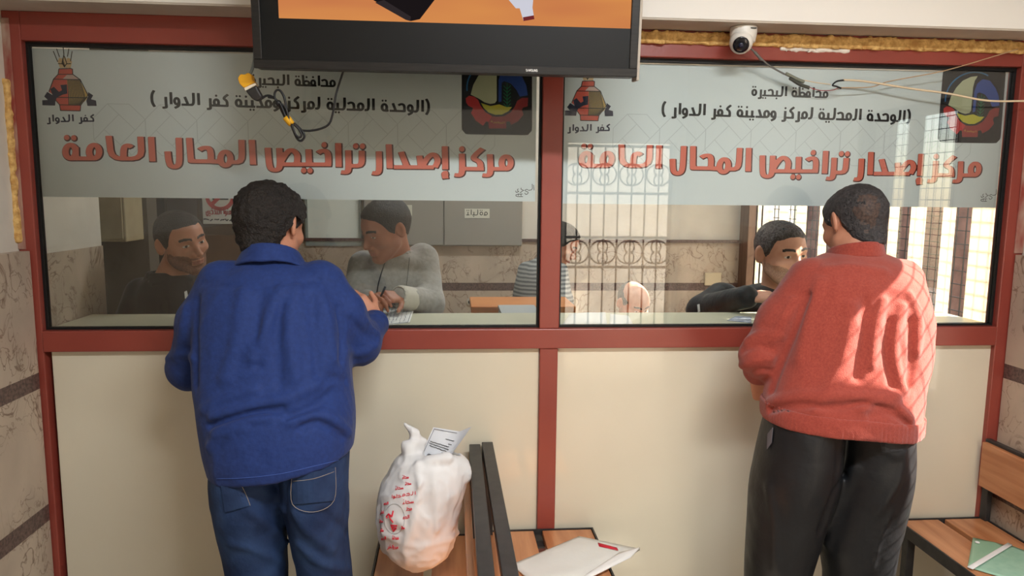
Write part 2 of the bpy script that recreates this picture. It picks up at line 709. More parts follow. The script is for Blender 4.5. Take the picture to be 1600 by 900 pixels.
def net(f, lo, hi, step, fine=(), margin=0.012):
    """fine: list of (lo3, hi3, step)"""
    ax = [axis_grid(lo[k], hi[k], step, [(a[k], b[k], h) for a, b, h in fine]) for k in range(3)]
    B = 6
    ax = [np.concatenate([x, x[-1] + step * np.arange(1, (-(len(x)) % B) + 1)]) for x in ax]
    n = [len(x) for x in ax]
    cs = [x.reshape(-1, B) for x in ax]
    cen = [(c[:, 0] + c[:, -1]) / 2 for c in cs]
    hal = []
    for x, c in zip(ax, cs):
        nxt = np.append(c[1:, 0], c[-1, -1])
        hal.append(np.maximum(nxt - c[:, 0], 0) / 2 + 1e-4)
    g = np.stack(np.meshgrid(*cen, indexing='ij'), -1).reshape(-1, 3)
    v0 = f(g).reshape([len(c) for c in cen])
    hd = np.sqrt(hal[0][:, None, None] ** 2 + hal[1][None, :, None] ** 2 + hal[2][None, None, :] ** 2)
    act = np.abs(v0) < hd * 1.6 + margin
    rep = lambda A: A.repeat(B, 0).repeat(B, 1).repeat(B, 2)
    V = rep(v0).astype(np.float32)
    I = np.nonzero(rep(act))
    pts = np.stack([ax[k][I[k]] for k in range(3)], -1)
    vals = np.empty(len(pts), np.float32)
    for s in range(0, len(pts), 200000):
        vals[s:s + 200000] = f(pts[s:s + 200000])
    V[I] = vals
    V[0], V[-1], V[:, 0], V[:, -1], V[:, :, 0], V[:, :, -1] = [np.maximum(t, 1e-3) for t in (V[0], V[-1], V[:, 0], V[:, -1], V[:, :, 0], V[:, :, -1])]
    ins = V < 0
    cnt = np.zeros([m - 1 for m in n], np.int8)
    cor = [(a, b, c) for a in (0, 1) for b in (0, 1) for c in (0, 1)]
    for a, b, c in cor:
        cnt += ins[a:n[0] - 1 + a, b:n[1] - 1 + b, c:n[2] - 1 + c]
    cell = np.nonzero((cnt > 0) & (cnt < 8))
    idx = np.full(cnt.shape, -1, np.int64)
    idx[cell] = np.arange(len(cell[0]))
    acc = np.zeros((len(cell[0]), 3))
    num = np.zeros(len(cell[0]))
    for c0 in cor:
        for k in range(3):
            if c0[k]:
                continue
            c1 = list(c0)
            c1[k] = 1
            i0 = [cell[j] + c0[j] for j in range(3)]
            i1 = [cell[j] + c1[j] for j in range(3)]
            a, b = V[tuple(i0)], V[tuple(i1)]
            m = (a < 0) != (b < 0)
            t = np.where(m, a / np.where(m, a - b, 1), 0)
            for j in range(3):
                x0, x1 = ax[j][i0[j]], ax[j][i1[j]]
                acc[:, j] += np.where(m, x0 + (x1 - x0) * t, 0)
            num += m
    verts = acc / num[:, None]
    quads = []
    for k in range(3):
        u, w = (k + 1) % 3, (k + 2) % 3
        sl0 = [slice(None)] * 3
        sl1 = [slice(None)] * 3
        sl0[k], sl1[k] = slice(0, n[k] - 1), slice(1, n[k])
        A, Bv = ins[tuple(sl0)], ins[tuple(sl1)]
        E = np.nonzero(A != Bv)
        E = [np.array(e) for e in E]
        ok = (E[u] > 0) & (E[w] > 0) & (E[u] < n[u] - 1) & (E[w] < n[w] - 1)
        E = [e[ok] for e in E]
        q = []
        for du, dw in ((1, 1), (0, 1), (0, 0), (1, 0)):
            j = [None] * 3
            j[k], j[u], j[w] = E[k], E[u] - du, E[w] - dw
            q.append(idx[tuple(j)])
        q = np.stack(q, -1)
        flip = ~A[tuple(E)]
        q[flip] = q[flip][:, ::-1]
        quads.append(q)
    quads = np.concatenate(quads)
    quads = quads[(quads >= 0).all(1)]
    return verts, quads


def net_mesh(name, f, lo, hi, step, fine=(), relax=1):
    V, Fq = net(f, lo, hi, step, fine)
    for _ in range(relax):
        s = np.zeros_like(V)
        c = np.zeros(len(V))
        for i in range(4):
            a, b = Fq[:, i], Fq[:, (i + 1) % 4]
            for j in range(3):
                s[:, j] += np.bincount(a, V[b, j], len(V))
                s[:, j] += np.bincount(b, V[a, j], len(V))
            c += np.bincount(a, minlength=len(V)) + np.bincount(b, minlength=len(V))
        V = V * 0.5 + 0.5 * s / np.maximum(c, 1)[:, None]
    me = bpy.data.meshes.new(name)
    me.vertices.add(len(V))
    me.vertices.foreach_set('co', V.astype(np.float32).ravel())
    me.loops.add(len(Fq) * 4)
    me.loops.foreach_set('vertex_index', Fq.astype(np.int32).ravel())
    me.polygons.add(len(Fq))
    me.polygons.foreach_set('loop_start', np.arange(0, len(Fq) * 4, 4, dtype=np.int32))
    me.polygons.foreach_set('loop_total', np.full(len(Fq), 4, np.int32))
    me.polygons.foreach_set('use_smooth', np.ones(len(Fq), bool))
    me.update(calc_edges=True)
    return me, V, Fq


def set_slots(me, V, Fq, fn):
    me.polygons.foreach_set('material_index', fn(V[Fq].mean(1)).astype(np.int32))

# ------------------------------------------------------------------ setting
M_RED = mat('red_paint', (148, 68, 56), 0.32, 0.5, col2=(138, 60, 50), scale=3, bump=0.05, bscale=30)
M_REDW = mat('worn_red_paint', (140, 62, 54), 0.5, 0.4, col2=(176, 150, 134), scale=22, detail=8, stretch=(1, 1, 0.35))
M_PLASTER = mat('cream_plaster', (222, 216, 204), 0.85, 0.2, col2=(212, 206, 194), scale=6, bump=0.08, bscale=40)
M_WHITE = mat('white_plaster', (240, 238, 232), 0.85, 0.2, bump=0.05, bscale=30)
M_SOFFIT_SHADE = mat('shaded_soffit_plaster', (196, 188, 176), 0.9, 0.2, col2=(188, 178, 166), scale=8)  # shade under the beam put into the plaster colour
M_CREAM = mat('cream_laminate', (220, 213, 192), 0.07, 0.5, col2=(216, 208, 186), scale=2)
M_TILE = tile_mat('limestone_tile', (196, 178, 158), (118, 92, 74), 15.0)
M_BAND = mat('dark_granite', (112, 88, 82), 0.35, 0.5, col2=(72, 54, 50), scale=120, detail=3)
M_FLOOR = mat('floor_tile', (168, 160, 148), 0.3, 0.5, col2=(150, 142, 130), scale=9)
M_FOAM = mat('expanding_foam', (236, 198, 128), 0.9, 0.2, col2=(196, 150, 88), scale=55, detail=8, bump=0.9, bscale=70)
M_BLACK = mat('black_rubber', (24, 24, 25), 0.5, 0.3)
M_GLASS = glass_mat('clear_glass', (0.95, 0.97, 0.96), 1.52)
M_CONC = mat('pavement', (190, 178, 160), 0.9, 0.2, col2=(170, 158, 140), scale=4)
M_IRON = mat('dark_iron', (44, 40, 38), 0.5, 0.4, metal=0.3)
M_SLAT = mat('translucent_slat', (246, 238, 222), 0.5, 0.3)
_nt = M_SLAT.node_tree
_tl = _nt.nodes.new('ShaderNodeBsdfTranslucent')
_tl.inputs[0].default_value = lin((246, 236, 218))
_mx = _nt.nodes.new('ShaderNodeMixShader')
_mx.inputs[0].default_value = 0.55
_nt.links.new(_nt.nodes['Principled BSDF'].outputs[0], _mx.inputs[1])
_nt.links.new(_tl.outputs[0], _mx.inputs[2])
_nt.links.new(_mx.outputs[0], _nt.nodes['Material Output'].inputs[0])
M_BROWNW = mat('brown_wood', (104, 78, 60), 0.5, 0.4, col2=(86, 62, 48), scale=6, stretch=(10, 10, 1))
M_STEEL = mat('black_steel', (46, 45, 45), 0.42, 0.5, metal=0.2, col2=(58, 56, 55), scale=30)

XL, XR = -1.305, 1.945          # faces of the two side walls
YB = 2.35                       # back wall of the office
YH = -3.7                       # rear wall of the hall
ZC = 2.75
BANDS = [(0.53, 0.585), (0.968, 1.02)]
TT = 1.405                      # top of the tile cladding


def tiled(name, x0, x1, y0, y1, wall_side, kind=True):
    """plaster wall with tile cladding up to TT and two dark bands, in one structure"""
    root = thing(name, None, None, ((x0 + x1) / 2, (y0 + y1) / 2, 0), kind='structure')
    return root


def wall_boxes(name, solid, clad, m_up=None):
    """solid, clad: lists of boxes"""
    root = thing(name, None, None, (0, 0, 0), kind='structure')
    bm = bmesh.new()
    for b in solid:
        box(bm, *b)
    obj('plaster', bm, m_up or M_PLASTER, root)
    bm = bmesh.new()
    bb = bmesh.new()
    for x0, x1, y0, y1, z0, z1 in clad:
        zs = z0
        for a, b in BANDS:
            if b < z1 and a > z0:
                box(bm, x0, x1, y0, y1, zs, a)
                box(bb, x0, x1, y0, y1, a, b)
                zs = b
        box(bm, x0, x1, y0, y1, zs, z1)
    obj('tile_cladding', bm, M_TILE, root)
    obj('granite_band', bb, M_BAND, root)
    return root


bm = bmesh.new()
box(bm, -3.2, 2.3, YH - 0.2, YB + 0.2, -0.1, 0)
struct('floor', bm, M_FLOOR)
bm = bmesh.new()
box(bm, -3.2, 2.3, YH - 0.2, YB + 0.2, ZC, ZC + 0.12)
struct('ceiling', bm, M_WHITE)

# left: hall wall and the short office wall behind the counter
wall_boxes('wall_left', [(XL - 0.25, XL - 0.035, YH, 0.5, 0, ZC)],
           [(XL - 0.035, XL, YH, -0.035, 0, TT), (XL - 0.035, XL - 0.03, 0.06, 0.5, 0, TT - 0.02)])
# right wall: opening of window_3 (office) and window_4 (hall)
W3 = (0.06, 2.2, 0.75, 1.95)
W4 = (-1.05, -0.33, 0.74, 2.0)
XW = XR + 0.03
solid = [(XW, XW + 0.2, YH, W4[0], 0, ZC), (XW, XW + 0.2, W4[1], W3[0], 0, ZC), (XW, XW + 0.2, W3[1], YB, 0, ZC)]
for w in (W3, W4):
    solid += [(XW, XW + 0.2, w[0], w[1], 0, w[2]), (XW, XW + 0.2, w[0], w[1], w[3], ZC)]
wall_boxes('wall_right', solid, [(XR, XW, YH, W4[0], 0, TT), (XR, XW, W4[0], W4[1], 0, W4[2]), (XR, XW, W4[1], -0.035, 0, TT),
                                 (XW - 0.005, XW, 0.06, W3[1], 0, W3[2])])
# office back wall
wall_boxes('wall_back', [(-3.2, 2.3, YB, YB + 0.2, 0, ZC)], [(-1.0, XW, YB - 0.02, YB, 0, 1.29)])
bm = bmesh.new()
box(bm, -3.2, -3.05, 0.5, YB, 0, ZC)
box(bm, -3.05, XL - 0.25, 0.4, 0.5, 0, ZC)
struct('wall_side', bm, M_PLASTER)
# rear wall of the hall with the gate opening
GX0, GX1, GZ = 0.95, 1.9, 2.05
bm = bmesh.new()
box(bm, XL - 0.25, GX0, YH - 0.2, YH, 0, ZC)
box(bm, GX1, XW + 0.2, YH - 0.2, YH, 0, ZC)
box(bm, GX0, GX1, YH - 0.2, YH, GZ, ZC)
struct('wall_rear', bm, M_PLASTER)
# ledge of dark stone that caps the tiles of the office back wall
bm = bmesh.new()
box(bm, -1.0, XW - 0.001, YB - 0.035, YB, 1.29, 1.31)
struct('trim_1', bm, M_BAND)

# dropped beam over the partition
root = thing('wall_beam', None, None, (0, 0, 2.1), kind='structure')
bm = bmesh.new()
box(bm, XL - 0.05, XW, -0.16, 0.1, 2.128, ZC)
obj('beam_face', bm, M_WHITE, root)
bm = bmesh.new()
box(bm, XL - 0.05, XW, -0.158, 0.09, 2.122, 2.128)
obj('soffit', bm, M_SOFFIT_SHADE, root)


# outdoors on the two open sides
bm = bmesh.new()
box(bm, 2.3, 9, -12, 8, -0.15, -0.05)
box(bm, -6, 2.3, -12, YH - 0.2, -0.15, -0.05)
struct('floor_outside', bm, M_CONC)
M_OUT = mat('far_render', (216, 210, 200), 0.9, 0.2, col2=(204, 196, 184), scale=2)
M_BRICK = mat('shaded_brick', (170, 118, 96), 0.9, 0.2, col2=(120, 84, 70), scale=5, detail=8)
bm = bmesh.new()
box(bm, 5.2, 5.4, -3.5, 8, -0.05, 1.95)
struct('wall_outside', bm, M_BRICK)
bm = bmesh.new()
box(bm, -3.5, 3.5, -0.15, 0.15, -0.05, 5.0)  # added unseen facade, turned sunward to brighten the reflection in the glass
for v in bm.verts:
    v.co = Matrix.Rotation(math.atan2(.8, -.6), 4, 'Z') @ v.co + Vector((2.7, -7.6, 0))
struct('wall_sun_bounce', bm, M_OUT)

# ------------------------------------------------------------------ red partition
YF = -0.03
part = thing('wall_partition', None, None, (0.3, 0, 0), kind='structure')
ZT, ZB, ZS = 2.037, 1.152, 1.085
PL0, PL1, PR0, PR1 = -1.288, 0.288, 0.354, 1.906


def bar(name, x0, x1, z0, z1, y0=YF, y1=0.03, bv=0.003, m=None):
    return obj(name, boxm(x0, x1, y0, y1, z0, z1, bv), m or M_RED, part)


bar('post', XL - 0.035, PL0, 0, 2.122)
bar('post', PR1, XW, 0, 2.122)
bar('post', PL1, PR0, ZB, ZT)
bar('post', 0.291, 0.352, 0.0, ZS, y0=-0.028)
bar('top_rail', PL0, PR1, ZT, 2.122 - 0.04 * 0)
bar('sill_rail', PL0, PR1, ZS, ZB, y0=-0.034)
for x0, x1 in ((-1.275, 0.291), (0.352, 1.916)):
    obj('lower_panel', boxm(x0, x1, -0.012, 0.012, 0.0, ZS, 0.002), M_CREAM, part)
# worn outer edges of the frame against both walls
obj('worn_edge', boxm(XL - 0.035, XL - 0.012, YF - 0.003, YF, 1.41, 2.1, 0.001), M_REDW, part)
obj('worn_edge', boxm(XR - 0.004, XW - 0.002, YF - 0.004, YF, 1.41, 2.06, 0.001), M_REDW, part)
for k, (x0, x1) in enumerate(((PL0, PL1), (PR0, PR1))):
    w = thing('window_%d' % (k + 1), None, None, ((x0 + x1) / 2, 0, ZB), kind='structure')
    bm = bmesh.new()
    g = 0.007
    box(bm, x0, x1, -0.008, 0.014, ZT - g * 1.5, ZT)
    box(bm, x0, x1, -0.008, 0.014, ZB, ZB + g)
    box(bm, x0, x0 + g, -0.008, 0.014, ZB + g, ZT - g * 1.5)
    box(bm, x1 - g, x1, -0.008, 0.014, ZB + g, ZT - g * 1.5)
    obj('gasket', bm, M_BLACK, w)
    obj('glass_pane', boxm(x0 + g, x1 - g, 0.0, 0.006, ZB + g, ZT - g * 1.5), M_GLASS, w)


def lumpy(name, x0, x1, z0, z1, y0, y1, m, amp=0.006, step=0.006, seed=0):
    """irregular crust strip"""
    long_x = (x1 - x0) > (z1 - z0)

    def f(p):
        q = p + seed
        c = np.array([(x0 + x1) / 2, (y0 + y1) / 2, (z0 + z1) / 2])
        h = np.array([(x1 - x0) / 2, (y1 - y0) / 2, (z1 - z0) / 2])
        d = np.abs(p - c) - h
        d = np.maximum(np.maximum(d[:, 0], d[:, 1]), d[:, 2])
        return d + amp * (vnoise(q, 45) * 1.3 + vnoise(q, 110))
    me, V, Q4 = net_mesh(name, f, (x0 - .02, y0 - .02, z0 - .02), (x1 + .02, y1 + .02, z1 + .02), step, relax=0)
    return me


fm = thing('foam_seal', 'crusty yellow expanding foam seam above the red frame under the white soffit', 'foam', (1.0, -0.03, 2.1))
obj('foam', lumpy('foam', 0.50, 1.94, 2.078, 2.116, -0.044, -0.02, M_FOAM), M_FOAM, fm)
M_PATCH = mat('white_filler', (232, 226, 214), 0.9, 0.2)
obj('filler_patch', lumpy('filler', 1.06, 1.30, 2.066, 2.082, -0.036, -0.024, M_PATCH, seed=3), M_PATCH, fm)
obj('filler_patch', lumpy('filler', 0.50, 0.58, 2.066, 2.084, -0.036, -0.024, M_PATCH, seed=5), M_PATCH, fm)
fm2 = obj('foam_seal', lumpy('foam', -1.345, -1.326, 1.43, 1.92, -0.046, -0.02, M_FOAM, seed=9), M_FOAM)
tag(fm2, 'upright yellow foam seam beside the red post on the plaster above the tiles', 'foam')

# counter top behind the glass
M_LEDGE = mat('pale_counter', (206, 204, 180), 0.4, 0.5, col2=(198, 196, 172), scale=4)
ct = thing('counter_top', 'pale cream counter top running behind the glass along both windows', 'counter', (0.3, 0.2, 0))
obj('top', boxm(XL - 0.02, XW - 0.005, 0.034, 0.36, 1.115, 1.142, 0.003), M_LEDGE, ct)
for x in (-1.29, -0.68, 0.15, 0.86, 1.85):
    obj('bracket', boxm(x, x + 0.03, 0.034, 0.32, 0.0, 1.115, 0.002), M_STEEL, ct)


# ------------------------------------------------------------------ window_3: slatted office window in the right wall
def flat_tube(pts, r, name, m, parent, seg=6):
    bm = bmesh.new()
    tube(bm, pts, r, seg)
    return smooth(obj(name, bm, m, parent))


w3 = thing('window_3', None, None, (XW, 1.1, W3[2]), kind='structure')
obj('window_frame', boxm(XR - 0.02, XW + 0.05, W3[1], W3[1] + 0.14, 0, 2.2, 0.004), M_BROWNW, w3)
for px0, px1 in ((1156, 1164), (1180, 1185), (1197, 1203), (1214, 1227), (1240, 1255), (1276, 1288), (1384, 1398), (1417, 1440), (1467, 1486), (1512, 1556)):
    ya, yb = QX(px0, 410, XW)[1], QX(px1, 410, XW)[1]
    obj('slat', boxm(XW + 0.0, XW + 0.004, yb, ya, W3[2], W3[3], 0.0), M_SLAT, w3)
bm = bmesh.new()
y = W3[0]
while y < W3[1]:
    box(bm, XW + 0.1, XW + 0.104, y, y + 0.004, W3[2], W3[3])
    y += 0.055
z = W3[2]
while z < W3[3]:
    box(bm, XW + 0.1, XW + 0.104, W3[0], W3[1], z, z + 0.004)
    z += 0.055
obj('wire_mesh', bm, M_IRON, w3)
# window_4: meshed hall window beside the right customer
w4 = thing('window_4', None, None, (XW, -0.7, W4[2]), kind='structure')
bm = bmesh.new()
for y0, y1 in ((W4[0], W4[0] + 0.05), (W4[1] - 0.05, W4[1]), (-0.69, -0.64)):
    box(bm, XW + 0.02, XW + 0.06, y0, y1, W4[2], W4[3])
box(bm, XW + 0.02, XW + 0.06, W4[0] + 0.05, W4[1] - 0.05, W4[2], W4[2] + 0.05)
box(bm, XW + 0.02, XW + 0.06, W4[0] + 0.05, W4[1] - 0.05, W4[3] - 0.05, W4[3])
obj('window_frame', bm, M_BROWNW, w4)
bm = bmesh.new()
y = W4[0]
while y < W4[1]:
    box(bm, XW + 0.1, XW + 0.103, y, y + 0.003, W4[2], W4[3])
    y += 0.05
z = W4[2]
while z < W4[3]:
    box(bm, XW + 0.1, XW + 0.103, W4[0], W4[1], z, z + 0.003)
    z += 0.05
obj('wire_mesh', bm, M_IRON, w4)
# door_1: scrolled iron gate in the rear wall, mirrored in the glass
d1 = thing('door_1', None, None, ((GX0 + GX1) / 2, YH - 0.1, 0), kind='structure')
bm = bmesh.new()
for x in (GX0 + 0.015, GX1 - 0.015):
    tube(bm, [(x, YH - 0.1, 0.02), (x, YH - 0.1, GZ)], 0.018, 8)
for z in (0.06, 0.98, 1.24, 1.62, GZ - 0.03):
    tube(bm, [(GX0, YH - 0.1, z), (GX1, YH - 0.1, z)], 0.012, 8)
obj('gate_frame', bm, M_IRON, d1)
nb = 8
for k in range(1, nb):
    x = GX0 + (GX1 - GX0) * k / nb
    flat_tube([(x, YH - 0.1, 0.05), (x, YH - 0.1, GZ - 0.02)], 0.009, 'gate_bar', M_IRON, d1)
for row, (zc, rr) in enumerate(((1.11, 0.10), (1.78, 0.09))):
    for k in range(4):
        xc = GX0 + (GX1 - GX0) * (k + 0.5) / 4
        for s in (-1, 1):
            pts = []
            for j in range(40):
                t = j / 39
                a = math.pi * (0.5 + 2.6 * abs(t - 0.5)) * (1 if t > 0.5 else -1)
                u = abs(t - 0.5) * 2
                r = rr * (1 if u < 0.6 else 1 - (u - 0.6) * 1.7)
                ang = (t - 0.5) * 2 * math.pi * 1.05
                pts.append((xc + s * (rr * 0.15 + r * math.cos(ang) * 1.0), YH - 0.115, zc + rr * math.sin(ang) * (1 if u < 0.6 else 1 - (u - 0.6) * 0.9)))
            flat_tube(pts, 0.007, 'gate_scroll', M_IRON, d1)

# unseen fill lamps added to brighten the two rooms (out of the picture, on the ceilings)
M_LAMP = emit('fill_lamp_glow', (255, 250, 240), 2.0)


def fill_lamp(x, y, power, label, col=(0.96, 0.98, 1.0)):
    t = thing('fill_lamp', label, 'lamp', (x, y, ZC - 0.06))
    obj('housing', boxm(x - 0.62, x + 0.62, y - 0.09, y + 0.09, ZC - 0.05, ZC, 0.006), M_WHITE, t)
    bm = bmesh.new()
    for s in (-0.045, 0.045):
        tube(bm, [(x - 0.58, y + s, ZC - 0.07), (x + 0.58, y + s, ZC - 0.07)], 0.013, 10)
    obj('tube', bm, M_LAMP, t)
    area('fill_light', (x, y, ZC - 0.09), (0, 0, -1), 1.2, 0.16, power, col)


fill_lamp(0.6, -1.9, 54, 'added twin tube fill lamp on the ceiling of the waiting hall')
fill_lamp(0.5, 1.2, 17, 'added twin tube fill lamp on the ceiling of the office')

# ------------------------------------------------------------------ printed banners behind the glass
M_VINYL = mat('grey_vinyl', (238, 242, 243), 0.55, 0.3)
M_PATT = mat('pattern_grey', (216, 220, 221), 0.55, 0.3)
M_CORAL = mat('coral_print', (240, 124, 104), 0.5, 0.3)
M_MAROON = mat('maroon_print', (84, 22, 20), 0.5, 0.3)
M_INK = mat('black_ink', (24, 25, 28), 0.5, 0.3)
M_NAVY = mat('navy_ink', (32, 34, 62), 0.5, 0.3)
inks = {}


def ink(c):
    if c not in inks:
        inks[c] = mat('ink_%02x%02x%02x' % c, c, 0.5, 0.3)
    return inks[c]


YV = 0.012      # front face of the vinyl


def plane_px(px, py):
    p = P(px, py, YV)
    return p[0], p[2]


def crop(ox, oy, k):
    return lambda pts: [plane_px(ox + u * k, oy + v * k) for u, v in pts]


def at_y(y):
    return lambda x, z: (x, y, z)


HEAD = []
# each stroke: points read in a crop of the left banner
C1, C2, C3 = crop(90, 200, .15625), crop(330, 200, .15625), crop(570, 200, .15625)


def hs(c, *pts, it=2, q=.25):
    HEAD.append(('s', chaikin(c(pts), False, it, q)))


def hd(c, u, v, r=27):
    (x, z), (x2, _) = c([(u, v), (u + r, v)])
    HEAD.append(('d', (x, z, x2 - x)))


def hr(c, u, v, ru, rv):
    HEAD.append(('o', c([(u + ru * math.cos(2 * math.pi * k / 28), v + rv * math.sin(2 * math.pi * k / 28)) for k in range(28)])))


hs(C1, (936, 88), (950, 334))
hs(C1, (830, 86), (842, 306), (540, 306), (512, 78), q=.2)
hs(C1, (742, 192), (706, 170), (660, 190), (660, 306))
hr(C1, 367, 236, 51, 68)
hr(C1, 131, 236, 51, 68)
hs(C1, (180, 190), (184, 304))
hs(C1, (367, 304), (133, 304))
hd(C1, 92, 96)
hd(C1, 163, 99)
hs(C1, (1212, 97), (1222, 330), (1200, 388), (1135, 388), (1112, 340), (1100, 233), it=2)
hs(C1, (1316, 98), (1334, 330), (1340, 330), (1600, 334), it=1)
hs(C1, (1418, 218), (1460, 196), (1530, 200), (1535, 330))
hr(C2, 143, 306, 50, 70)
hs(C2, (0, 334), (100, 340))
hs(C2, (304, 118), (310, 340), (180, 342), q=.2)
hs(C2, (406, 118), (420, 366))
hs(C2, (1506, 226), (1506, 378), (1375, 378), q=.2)
hs(C2, (1370, 222), (1375, 400), (1362, 446), (1298, 440))
hd(C2, 1445, 180)
hd(C2, 1512, 182)
hs(C2, (1270, 150), (1276, 390))
hs(C2, (1066, 248), (1105, 226), (1170, 232), (1172, 364))
hs(C2, (1200, 364), (700, 362), it=0)
hd(C2, 1130, 168)
hs(C2, (972, 212), (980, 362))
hd(C2, 925, 424)
hd(C2, 988, 426)
hs(C2, (690, 352), (740, 262), (800, 208), (868, 262), (856, 362))
hs(C2, (682, 200), (690, 370), (672, 420), (600, 420), (578, 360), (566, 197))
hs(C3, (140, 232), (146, 410), (130, 456), (72, 448))
hs(C3, (240, 162), (250, 404))
hs(C3, (362, 238), (420, 385))
hs(C3, (290, 390), (690, 392), it=0)
hs(C3, (545, 276), (562, 390))
hs(C3, (575, 378), (630, 290), (690, 252), (738, 320), (700, 394))
hs(C3, (800, 182), (805, 414))
hs(C3, (828, 446), (796, 448), (796, 472), (828, 480), it=1)
hs(C3, (772, 490), (834, 484), it=0)
hr(C3, 1413, 346, 46, 63)
hs(C3, (1415, 408), (1265, 408))
hs(C3, (1250, 262), (1258, 420), (1244, 476), (1176, 470))
hs(C3, (1176, 206), (1066, 300), (1155, 336), (1158, 404))
hs(C3, (1190, 408), (985, 406), it=0)
hs(C3, (970, 256), (976, 420), (960, 474), (896, 468))
hd(C3, 970, 210)

_pp = crop(55, 70, .14436)
_eb = crop(715, 105, .1278)
TOK_GOV = 'mHAfze AlbHyrE'


def uv_poly(c, pts):
    return ('f', c(pts))


def uv_line(c, *pts, it=0):
    return ('s', chaikin(c(pts), False, it))


def layer(name, parent, m, y, strokes, nib=0.002, ratio=1.0, dx=0.0, extra=0.0, off=(0, 0)):
    bm = bmesh.new()
    if name == 'ornament_line':
        pen_quads(bm, strokes, nib, lambda x, z: (x + dx, y, z))
    else:
        pen(bm, strokes, nib, ratio, lambda x, z: (x + dx, y, z), extra, off)
    for f in bm.faces:
        f.normal_update()
        if f.normal.y > 0:
            f.normal_flip()
    return obj(name, bm, m, parent)


def octagons(x0, x1, z0, z1, r=0.085):
    out = []
    s = r * 2 * 0.92
    nx, nz = int((x1 - x0) / s) + 1, int((z1 - z0) / s) + 1
    for i in range(nx):
        for j in range(nz):
            cx, cz = x0 + s * (i + .5), z1 - s * (j + .5)
            a = [(cx + r * math.cos(math.pi / 8 + k * math.pi / 4), cz + r * math.sin(math.pi / 8 + k * math.pi / 4)) for k in range(8)]
            b = [(cx + r * .55 * math.cos(k * math.pi / 4), cz + r * .55 * math.sin(k * math.pi / 4)) for k in range(8)]
            if all(x0 < x < x1 and z0 < z < z1 for x, z in a):
                out.append(('o', a))
                for k in range(0, 8, 2):
                    out.append(('s', [np.array(a[k]), np.array(b[k])]))
                    out.append(('s', [np.array(b[k]), np.array(b[(k + 2) % 8])]))
    return out


def emblem_pot(root, dx):
    e = layer('pot_emblem', root, ink((232, 98, 78)), YV - .0008, [
        uv_poly(_pp, [(258, 262), (385, 258), (406, 270), (408, 320), (250, 320)]),
        uv_poly(_pp, [(250, 320), (408, 320), (490, 378), (200, 372)]),
        uv_poly(_pp, [(200, 372), (345, 376), (362, 572), (362, 650), (262, 650), (222, 600), (240, 572), (150, 510)]),
        uv_poly(_pp, [(266, 650), (496, 655), (490, 716), (276, 710)])], dx=dx)
    layer('pale_shoulder', e, ink((226, 190, 180)), YV - .0009, [uv_poly(_pp, [(300, 368), (345, 326), (412, 326), (480, 374), (345, 374)])], dx=dx)
    layer('yarn_side', e, ink((214, 176, 104)), YV - .0010, [
        uv_poly(_pp, [(345, 378), (482, 378), (572, 545), (560, 590), (494, 652), (362, 650), (362, 572)])], dx=dx)
    layer('yarn_line', e, M_INK, YV - .0012, [uv_line(_pp, (355 + 13 * k, 380), (366 + 18 * k * (1 if k < 10 else .98), 572), (366 + 12 * k, 650)) for k in range(0, 11)] +
          [uv_line(_pp, (240, 570), (574, 574)), uv_line(_pp, (200, 372), (490, 378)), uv_line(_pp, (250, 320), (408, 320)),
           uv_line(_pp, (258, 262), (250, 320), (200, 372), (150, 510)), uv_line(_pp, (406, 262), (408, 320), (490, 378), (574, 545), (496, 655), (490, 716), (276, 712), (266, 650), (496, 655)),
           uv_line(_pp, (222, 600), (266, 650)), uv_line(_pp, (258, 260), (385, 256), (406, 264))], nib=.0012, dx=dx)
    layer('gear', e, M_NAVY, YV - .0014, [
        uv_poly(_pp, [(275, 436), (346, 430), (350, 530), (300, 540), (240, 572), (222, 605), (218, 658), (80, 655), (78, 600), (140, 598), (100, 560), (132, 510), (190, 545), (166, 480), (205, 455), (260, 510), (292, 492)])], dx=dx)
    layer('gear', e, M_NAVY, YV - .0014, [
        uv_poly(_pp, [(575, 512), (630, 548), (606, 590), (660, 604), (668, 662), (568, 662), (556, 605), (574, 560)])], dx=dx)
    w = layer('wheat_ear', e, ink((232, 196, 148)), YV - .0012, [
        uv_poly(_pp, [(262, 140), (300, 150), (325, 225), (330, 250), (270, 252), (246, 180)]),
        uv_poly(_pp, [(312, 110), (345, 160), (345, 205), (318, 235), (292, 205), (296, 160)]),
        uv_poly(_pp, [(350, 140), (380, 150), (400, 185), (385, 252), (330, 250), (340, 200)])], dx=dx)
    layer('awn', w, ink((60, 48, 34)), YV - .0014, [uv_line(_pp, (246, 185), (198, 68)), uv_line(_pp, (266, 135), (234, 44)), uv_line(_pp, (314, 112), (303, 0)),
                                                   uv_line(_pp, (352, 130), (366, 44)), uv_line(_pp, (385, 180), (402, 70)), uv_line(_pp, (250, 205), (300, 208), (318, 240), (340, 208), (390, 205)),
                                                   uv_line(_pp, (292, 205), (312, 112), (345, 205))], nib=.0013, dx=dx)
    bm = bmesh.new()
    (xr, zr), (xl, zl) = _pp([(648, 826), (122, 832)])
    text_in(bm, 'kfR AldwAr', xr + dx, xl + dx, zr, zl, .021, at_y(YV - .001), nib=.125, ratio=1.2)
    obj('town_name', bm, M_NAVY, e)


